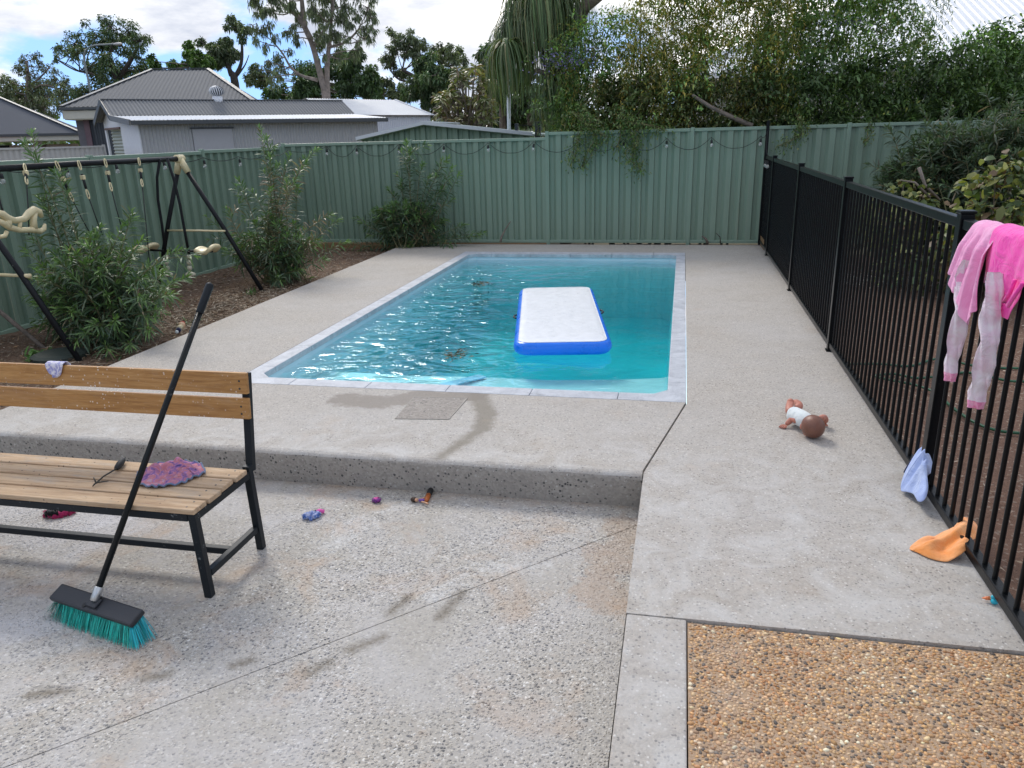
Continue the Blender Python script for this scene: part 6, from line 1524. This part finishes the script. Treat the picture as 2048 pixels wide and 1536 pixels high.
# spinning roof ventilator
vt = atp(434, 190, S(0, 3.16, 0), W_); vt[2] = 2.9
ve = empty('roof_ventilator', vt, 'round finned turbine ventilator on the grey shed ridge', 'roof vent')
MB().tube([vt - Z * .1, vt + Z * .11], .16, 20).build('collar', whitep, ve, smooth=True)
for k in range(20):
    t = 2 * math.pi * k / 20; pts = []
    for q in range(9):
        ph = math.pi * (q / 8) * .9 + .12; rr_ = .245 * math.sin(ph); pts.append(vt + [rr_ * math.cos(t + q * .05), rr_ * math.sin(t + q * .05), .27 + .18 * math.cos(ph)])
    V_ = MB(); Gd = np.array([[p, p + np.array([-math.sin(t), math.cos(t), 0]) * .034 * math.sin(math.pi * (.1 + .8 * j / 8)) - np.array([math.cos(t), math.sin(t), 0]) * .016] for j, p in enumerate(pts)]); V_.grid(Gd)
    V_.build('fin', zinc, ve, smooth=True)
MB().ball(vt + [0, 0, .27], (.21, .21, .15), 18, 10).build('core', MT['rubber'], ve, smooth=True)
# white-grey shed behind
A0 = np.array([-15.45, 35.99, 2.6]); B0 = np.array([-12.87, 40.75, 2.6]); L2 = norm(v2(B0) - v2(A0)); W2 = np.array([-L2[1], L2[0], 0]); ln2 = np.linalg.norm(B0 - A0) + 0.3
A0 = B0 - L2 * ln2
ws = empty('white_shed', (*A0[:2], -.4), 'pale steel shed with bright zinc roof behind the grey shed', 'shed')
S2 = lambda a, b, z: v2(A0) + L2 * a + W2 * b + Z * z
pk2 = atp(790, 200, v2(B0), L2); wd = (pk2 - v2(B0)) @ W2; zr_ = pk2[2]
mb = MB(); sheet(mb, S2(0, .1, -.5), L2, Z, -W2, ln2 - .1, .12, CORR, 0, 3.1); mb.build('side_wall', mat_steel("pale_silver_walling", (0.60, 0.63, 0.70), .4), ws)
a = S2(-.1, -.05, 2.6); d = S2(-.1, wd, zr_); e_ = S2(-.1, 2 * wd, 2.6)
mb = MB(); slope(mb, a, L2, norm(d - a), ln2 + .2, np.linalg.norm(d - a), .15); mb.build('roof', zinc, ws)
mb = MB(); slope(mb, d, L2, norm(e_ - d), ln2 + .2, np.linalg.norm(e_ - d), .15); mb.build('roof', zinc, ws)
gb = MB(); b = len(gb.v); gb.v += [tuple(p) for p in (S2(ln2 - .1, .1, -.5), S2(ln2 - .1, 2 * wd - .1, -.5), S2(ln2 - .1, 2 * wd - .1, 2.55), S2(ln2 - .1, wd, zr_ - .06), S2(ln2 - .1, .1, 2.55))]; gb.f.append((0, 1, 2, 3, 4)); gb.build('gable_wall', plain("grey_green_gable", (0.22, 0.26, 0.25, 1), .5), ws, solid=.04)
MB().bar(a + L2 * (ln2 + .1) + Z * .02, d + L2 * (ln2 + .1) + Z * .02, .12, .05).build('barge_board', whitep, ws)
MB().bar(a + Z * .0, a + L2 * (ln2 + .2), .05, .05).build('eave_shadow_bar', plain("painted_eave_shadow", (0.12, 0.10, 0.10, 1), .6), ws)  # thin dark bar, colour stands in for the shadow line under the eave
# hip-roofed house
C1 = atz(122, 214, 3.3); C1b = atz(205, 212.5, 3.3); L3 = norm(v2(C1b) - v2(C1)); W3_ = np.array([-L3[1], L3[0], 0]); 
hs_ = empty('hip_roof_house', (*C1[:2], -.3), 'house with large mid-grey corrugated hip roof behind the grey shed', 'house')
S3 = lambda a, b, z: v2(C1) + L3 * a + W3_ * b + Z * z
off3 = 6.2; r0_ = atp(305, 139, S3(0, off3, 0), W3_); r1_ = atp(415, 138.5, S3(0, off3, 0), W3_); s0 = (r0_ - v2(C1)) @ L3; s1 = (r1_ - v2(C1)) @ L3; zr3 = (r0_[2] + r1_[2]) / 2; w3 = s1 + s0
0 and print('house ridge', s0, s1, zr3, 'width', w3)
V3 = norm(S3(0, off3, zr3) - S3(0, 0, 3.3)); h3 = np.linalg.norm(S3(0, off3, zr3) - S3(0, 0, 3.3)); N3 = norm(np.cross(L3, V3))
mb = MB(); sheet(mb, S3(0, 0, 3.3), L3, V3, N3, w3, .19, [(i / 6, .014 * math.cos(2 * math.pi * i / 6)) for i in range(6)], 0, lambda u: h3 * min(1, u / s0 if u < s0 else 1, (w3 - u) / s0)); mb.build('roof', greyroof, hs_)
Vl = norm(S3(s0, off3, zr3) - S3(0, off3, 3.3)); hl_ = np.linalg.norm(S3(s0, off3, zr3) - S3(0, off3, 3.3)); Nl = norm(np.cross(Vl, -W3_))
mb = MB(); sheet(mb, S3(0, 0, 3.3), W3_, Vl, np.cross(W3_, Vl) * -1, 2 * off3, .19, CORR, 0, lambda u: hl_ * min(u / off3, (2 * off3 - u) / off3)); mb.build('roof', greyroof, hs_)
mb = MB(); sheet(mb, S3(w3, 0, 3.3), W3_, norm(S3(w3 - s0, off3, zr3) - S3(w3, off3, 3.3)), L3, 2 * off3, .19, CORR, 0, lambda u: hl_ * min(u / off3, (2 * off3 - u) / off3)); mb.build('roof', greyroof, hs_)
mb = MB(); sheet(mb, S3(0, 2 * off3, 3.3), L3, norm(S3(0, off3, zr3) - S3(0, 2 * off3, 3.3)), -N3 * [1, 1, -1], w3, .19, CORR, 0, lambda u: h3 * min(1, u / s0 if u < s0 else 1, (w3 - u) / s0)); mb.build('roof', greyroof, hs_)
for p, q in ((S3(0, 0, 3.3), S3(s0, off3, zr3)), (S3(s0, off3, zr3), S3(s1, off3, zr3)), (S3(s1, off3, zr3), S3(w3, 0, 3.3))):
    MB().bar(p + Z * .04, q + Z * .04, .22, .04).build('ridge_cap', darktrim, hs_)
MB().bar(S3(-.05, -.06, 3.22), S3(w3, -.06, 3.22), .12, .13).build('gutter', darktrim, hs_, bevel=.01)
MB().bar(S3(-.06, -.02, 3.22), S3(-.06, 2 * off3, 3.22), .12, .13).build('gutter', darktrim, hs_, bevel=.01)
MB().box(0, 1, 0, 1, 0, 1)
MB().bar(S3(.0, .02, 2.95), S3(w3, .02, 2.95), .04, .36).build('fascia', cream2, hs_)
MB().bar(S3(.02, 0, 2.95), S3(.02, 2 * off3, 2.95), .04, .36).build('fascia', cream2, hs_)
MB().obox(S3(w3 / 2, off3, 2.75), L3 * (w3 / 2 - .05), W3_ * (off3 - .05), Z * .02).build('soffit', cream2, hs_)
mb = MB(); sheet(mb, S3(.92, .6, -.5), L3, Z, -W3_, w3 - 1.7, .22, TRAP, 0, 3.24); mb.build('wall', darkwall, hs_)
MB().obox(S3(.50, .66, 1.1), L3 * .17, W3_ * .05, Z * 1.6).build('wall', plain("grey_render_wall", (0.13, 0.13, 0.15, 1), .7), hs_)
MB().obox(S3(.80, .60, 1.1), L3 * .12, W3_ * .10, Z * 1.62).build('corner_pier', plain("plum_brick_pier", (0.16, 0.11, 0.13, 1), .8), hs_)
MB().obox(S3(3, off3 + 1, 1.1), L3 * 1.7, W3_ * (off3 - .4), Z * 1.6).build('side_block', plain("mid_grey_render", (0.17, 0.18, 0.20, 1), .7), hs_)
# dark-roofed brick house, far left
zE4 = 2.33; C4 = atz(150, 265, zE4); C4L = atz(0, 271.5, zE4); L4 = norm(v2(CAM_RIGHT) + 0.45 * v2(CAM_FWD)); W4 = np.array([-L4[1], L4[0], 0])
bh = empty('brick_house', (*C4[:2], -.3), 'brick house with dark slate-grey roof at the left edge', 'house')
w4 = 14.0; S4 = lambda a, b, z: v2(C4) - L4 * a + W4 * b + Z * z
p_up = 5.8; zr4 = zE4 + 3.0
slate = mat_steel("dark_slate_steel_roof", (0.07, 0.08, 0.10), 0.85, (0.1, 0.11, 0.13, 1), .1)
rf = MB(); rf.quad(S4(-.3, -.3, zE4 - .03), S4(w4, -.3, zE4 - .03), S4(w4, p_up, zr4), S4(p_up, p_up, zr4)); rf.quad(S4(-.3, -.3, zE4 - .03), S4(p_up, p_up, zr4), S4(p_up, p_up + .01, zr4), S4(-.3, 2 * p_up, zE4 - .03)); rf.build('roof', slate, bh)
MB().bar(S4(-.3, -.3, zE4 + .03), S4(p_up, p_up, zr4 + .05), .2, .05).build('ridge_cap', darktrim, bh)
MB().bar(S4(-.35, -.36, zE4 - .09), S4(w4, -.36, zE4 - .09), .12, .14).build('gutter', darktrim, bh); MB().bar(S4(-.3, -.3, zE4 - .29), S4(w4, -.3, zE4 - .29), .05, .26).build('fascia', cream2, bh)
MB().obox(S4(w4 / 2, p_up / 2, zE4 - .41), L4 * w4 / 2, W4 * (p_up / 2 + .3), Z * .02).build('soffit', cream2, bh)
MB().obox(S4(w4 / 2 + .0, .6, .55), L4 * (w4 / 2), W4 * .1, Z * 1.15).build('wall', MT['brick'], bh)
MB().obox(S4(1.9, .45, .55), L4 * .2, W4 * .06, Z * 1.14).build('pier', plain("brown_pier", (0.12, 0.07, 0.05, 1), .7), bh)
MB().obox(S4(5.9, .48, .55), L4 * 2.3, W4 * .05, Z * 1.14).build('carport_shade_panel', plain("painted_carport_shade", (0.01, 0.01, 0.012, 1), .8), bh)  # solid black panel, painted shade in place of a hollow carport
# red car just above the pale fence
cr = empty('red_car', S4(6.3, -2.4, -.3), 'red car parked by the brick house at the left edge', 'car')
Cc = lambda a, b, z: S4(6.3 + a, -2.4 + b, z + .28)
bd = MB(); prof_ = [(-2.1, .15), (-2.15, .75), (-1.3, .95), (-.75, 1.42), (.75, 1.46), (1.5, 1.02), (2.1, .9), (2.15, .2)]
b = len(bd.v)
for s_2, ins in ((-.85, 0), (.85, 0)):
    bd.v += [tuple(Cc(a, s_2 * (1 if z < 1.0 else .82), z + .05)) for a, z in prof_]
n_ = len(prof_); bd.f += [tuple(range(n_)), tuple(range(n_, 2 * n_))[::-1]] + [(i, (i + 1) % n_, n_ + (i + 1) % n_, n_ + i) for i in range(n_)]
bd.build('body', plain("red_car_paint", (0.42, 0.02, 0.02, 1), .25, .05), cr, bevel=.08)
MB().obox(Cc(0, -.76, 1.2), L4 * .75, W4 * .02, Z * .17).build('window', plain("dark_glass", (0.01, 0.012, 0.014, 1), .1), cr)
for a in (-1.35, 1.35): MB().tube([Cc(a, -.88, .25), Cc(a, -.7, .25)], .33, 20).build('wheel', MT['rubber'], cr)
# pale fence behind the left fence
pa = atz(-330, 308, 1.40)[:2]; 
fA = at(-300, 303.5, 14.0); fB = at(207, 291.5, 21.0)
fu = norm(v2(fB) - v2(fA)); fl = np.linalg.norm(v2(fB) - v2(fA)); fn = np.array([fu[1], -fu[0], 0])
bf = empty('pale_fence', (*fA[:2], -.3), 'pale beige ribbed steel fence in the neighbouring yard', 'fence')
nb_ = int(fl / 2.4)
for k in range(nb_ + 1):
    s_a, s_b = k * fl / (nb_ + 1), (k + 1) * fl / (nb_ + 1); za = fA[2] * (1 - (s_a + s_b) / 2 / fl) + fB[2] * (s_a + s_b) / 2 / fl
    mb = MB(); sheet(mb, v2(fA) + fu * s_a + Z * -.3, fu, Z, fn, s_b - s_a - .03, .175, TRAP, 0, za + .27); mb.build('infill_sheet', MT['beigefence'], bf)
    MB().bar(v2(fA) + fu * (s_a + .02) + Z * (za - .02), v2(fA) + fu * (s_b - .02) + Z * (za - .02), .05, .05).build('top_rail', MT['beigefence'], bf)
    MB().bar(v2(fA) + fu * s_b + Z * -.3, v2(fA) + fu * s_b + Z * (za + .03), .06, .07, fn).build('post', MT['beigefence'], bf)
# little green shed behind the back fence
g0 = at(715, 275, 13.2); g1 = at(1066, 270, 13.4); gp = at(850, 246, 13.3)
gu = norm(v2(g1) - v2(g0)); gw = np.linalg.norm(v2(g1) - v2(g0)); gn = np.array([-gu[1], gu[0], 0]); gs = empty('garden_shed', (*g0[:2], -.3), 'small green steel garden shed peeking over the back fence', 'shed')
S5 = lambda a, b, z: v2(g0) + gu * a + gn * b + Z * z
ap = (v2(gp) - v2(g0)) @ gu; ez = (g0[2] + g1[2]) / 2; 0 and print('green shed', gw, ap, ez, gp[2]); dp = 2.6
mb = MB(); sheet(mb, S5(.06, .05, -.4), gu, Z, -gn, gw - .12, .19, TRAP, 0, lambda u: .4 + ez + (gp[2] - ez) * (u / ap if u < ap else (gw - u) / (gw - ap)) - .02); mb.build('gable_wall', MT['fence'], gs)
for (a0_, a1_) in ((0, ap), (gw, ap)):
    p0 = S5(a0_, -.06, ez); p1 = S5(a1_, -.06, gp[2]); v_ = norm(p1 - p0); Nn = norm(np.cross(gn, v_)); Nn = Nn if Nn[2] > 0 else -Nn
    mb = MB(); sheet(mb, p0 + gn * .0, gn, v_, Nn, dp, .19, TRAP, 0, np.linalg.norm(p1 - p0)); mb.build('roof', mat_steel("sage_roof_sheet", (0.33, 0.42, 0.38), .4) if a0_ else MT['fencerail'], gs)
    MB().bar(p0 - gn * .02 + Z * .0, p1 - gn * .02 + Z * .0, .045, .055).build('barge_trim', zinc, gs)
MB().bar(S5(ap, -.05, gp[2] + .02), S5(ap, dp, gp[2] + .02), .12, .02).build('ridge_cap', zinc, gs)
MB().obox(S5(gw / 2, dp / 2, .55), gu * (gw / 2 - .08), gn * (dp / 2 - .1), Z * .9).build('shed_body', MT['fence'], gs)
# white-roofed neighbour house, upper right
C5 = np.array([-.43, 22.0, 2.93]); w5 = 22; d5 = 9.5; tp = math.tan(R(22))
wh = empty('white_roof_house', (C5[0], C5[1], -.3), 'house with white corrugated roof showing through the thicket, upper right', 'house')
V5 = norm(np.array([0, 1, tp])); wr = mat_steel("white_steel_roofing", (0.80, 0.82, 0.84), .4, (0.7, 0.7, 0.7, 1), .1)
mb = MB(); sheet(mb, C5, (1, 0, 0), V5, norm(np.cross((1, 0, 0), V5)), w5, .21, [(0, 0), (.14, .035), (.28, 0), (.55, 0.004)], 0, lambda u: min(u, d5, w5 - u) / V5[1]); mb.build('roof', wr, wh)
V5b = norm(np.array([1, 0, tp])); mb = MB(); sheet(mb, C5, (0, 1, 0), V5b, norm(np.array([-tp, 0, 1])), 2 * d5, .21, TRAP, 0, lambda u: min(u, 2 * d5 - u) / V5b[0]); mb.build('roof', wr, wh)
V5c = norm(np.array([0, -1, tp])); mb = MB(); sheet(mb, C5 + [0, 2 * d5, 0], (1, 0, 0), V5c, norm(np.array([0, tp, 1])), w5, .21, TRAP, 0, lambda u: min(u, d5, w5 - u) / abs(V5c[1])); mb.build('roof', wr, wh)
MB().bar(C5 + [0, 0, .05], C5 + [d5, d5, d5 * tp + .05], .25, .06).build('ridge_cap', wr, wh)
MB().obox((C5[0] + w5 / 2, C5[1] + d5, 1.2), (w5 / 2 - .6, 0, 0), (0, d5 - .6, 0), (0, 0, 1.65)).build('walls', plain("pale_render", (0.55, 0.53, 0.5, 1), .8), wh)
MB().bar(C5 + [0, -.08, -.06], C5 + [w5, -.08, -.06], .12, .13).build('gutter', whitep, wh)
# steel pole and gate posts
pl_ = MB().tube([at(1018, 262, 14.6) - [0, 0, 2.1], at(1018, 262, 14.6), at(1016, 100, 14.6)], .033, 14).build('steel_pole', zinc, smooth=True); tag(pl_, 'plain galvanised pole standing behind the green garden shed', 'pole')
for lab, (u0, u1, v0) in (('dark narrow post with wires behind the back fence', (1030, 1036, 247)), ('wider dark post beside the weeping plant behind the back fence', (1070, 1081, 243))):
    t = at((u0 + u1) / 2, v0, 13.6); MB_ = MB().box(t[0] - (u1 - u0) * .0043, t[0] + (u1 - u0) * .0043, t[1] - .04, t[1] + .04, -.3, t[2]); tag(MB_.build('gate_post', plain("navy_steel_post", (0.02, 0.03, 0.04, 1), .5), bevel=.004), lab, 'post')
wr_ = MB(); a = at(1036, 250, 13.6); b_ = at(1070, 252, 13.6); c_ = at(1081, 248, 13.6); d = at(1130, 262, 13.2)
wr_.tube([a, b_], .006, 5); o = wr_.build('fence_wire', MT['rubber']); tag(o, 'thin wire stretched between the two dark posts', 'wire')
# street lamp
lm = empty('street_lamp', at(180, 195, 46), 'grey street lamp with curved arm in front of the left tree', 'street lamp')
MB().tube(smoothpath([at(182, 215, 46) - Z * 6, at(180, 180, 46), at(172, 140, 46), at(168, 112, 46), at(174, 98, 46), at(188, 91, 46), at(212, 89, 46), at(228, 88, 46)], 5), [.062] * 15 + [.052] * 21, 8).build('pole', plain("galvanised_lamp_grey", (0.22, 0.26, 0.26, 1), .5), lm, smooth=True)
MB().ball(at(236, 88, 46), (.34, .14, .09), 12, 8).build('lamp_head', plain("pale_lamp_head", (0.5, 0.5, 0.5, 1), .4), lm, smooth=True)
# distant low tree line all round, beyond the houses
r = np.random.default_rng(99); n = 52000; th = r.uniform(0, 2 * math.pi, n); dist = r.uniform(75, 105, n)
hgt = 3.2 + 1.6 * np.sin(th * 23) + 1.2 * np.sin(th * 57 + 1) + r.normal(0, .5, n); zz = -.4 + np.abs(hgt) * r.uniform(0, 1, n) ** .7
o = leaves('treeline', np.stack([np.sin(th) * dist, np.cos(th) * dist, zz], 1), rnd_dirs(n), 1.0, .7, palette(n, dkg + gum, .25), None, droop=.1); tag(o, 'distant low line of trees along the horizon', 'trees', kind='stuff')
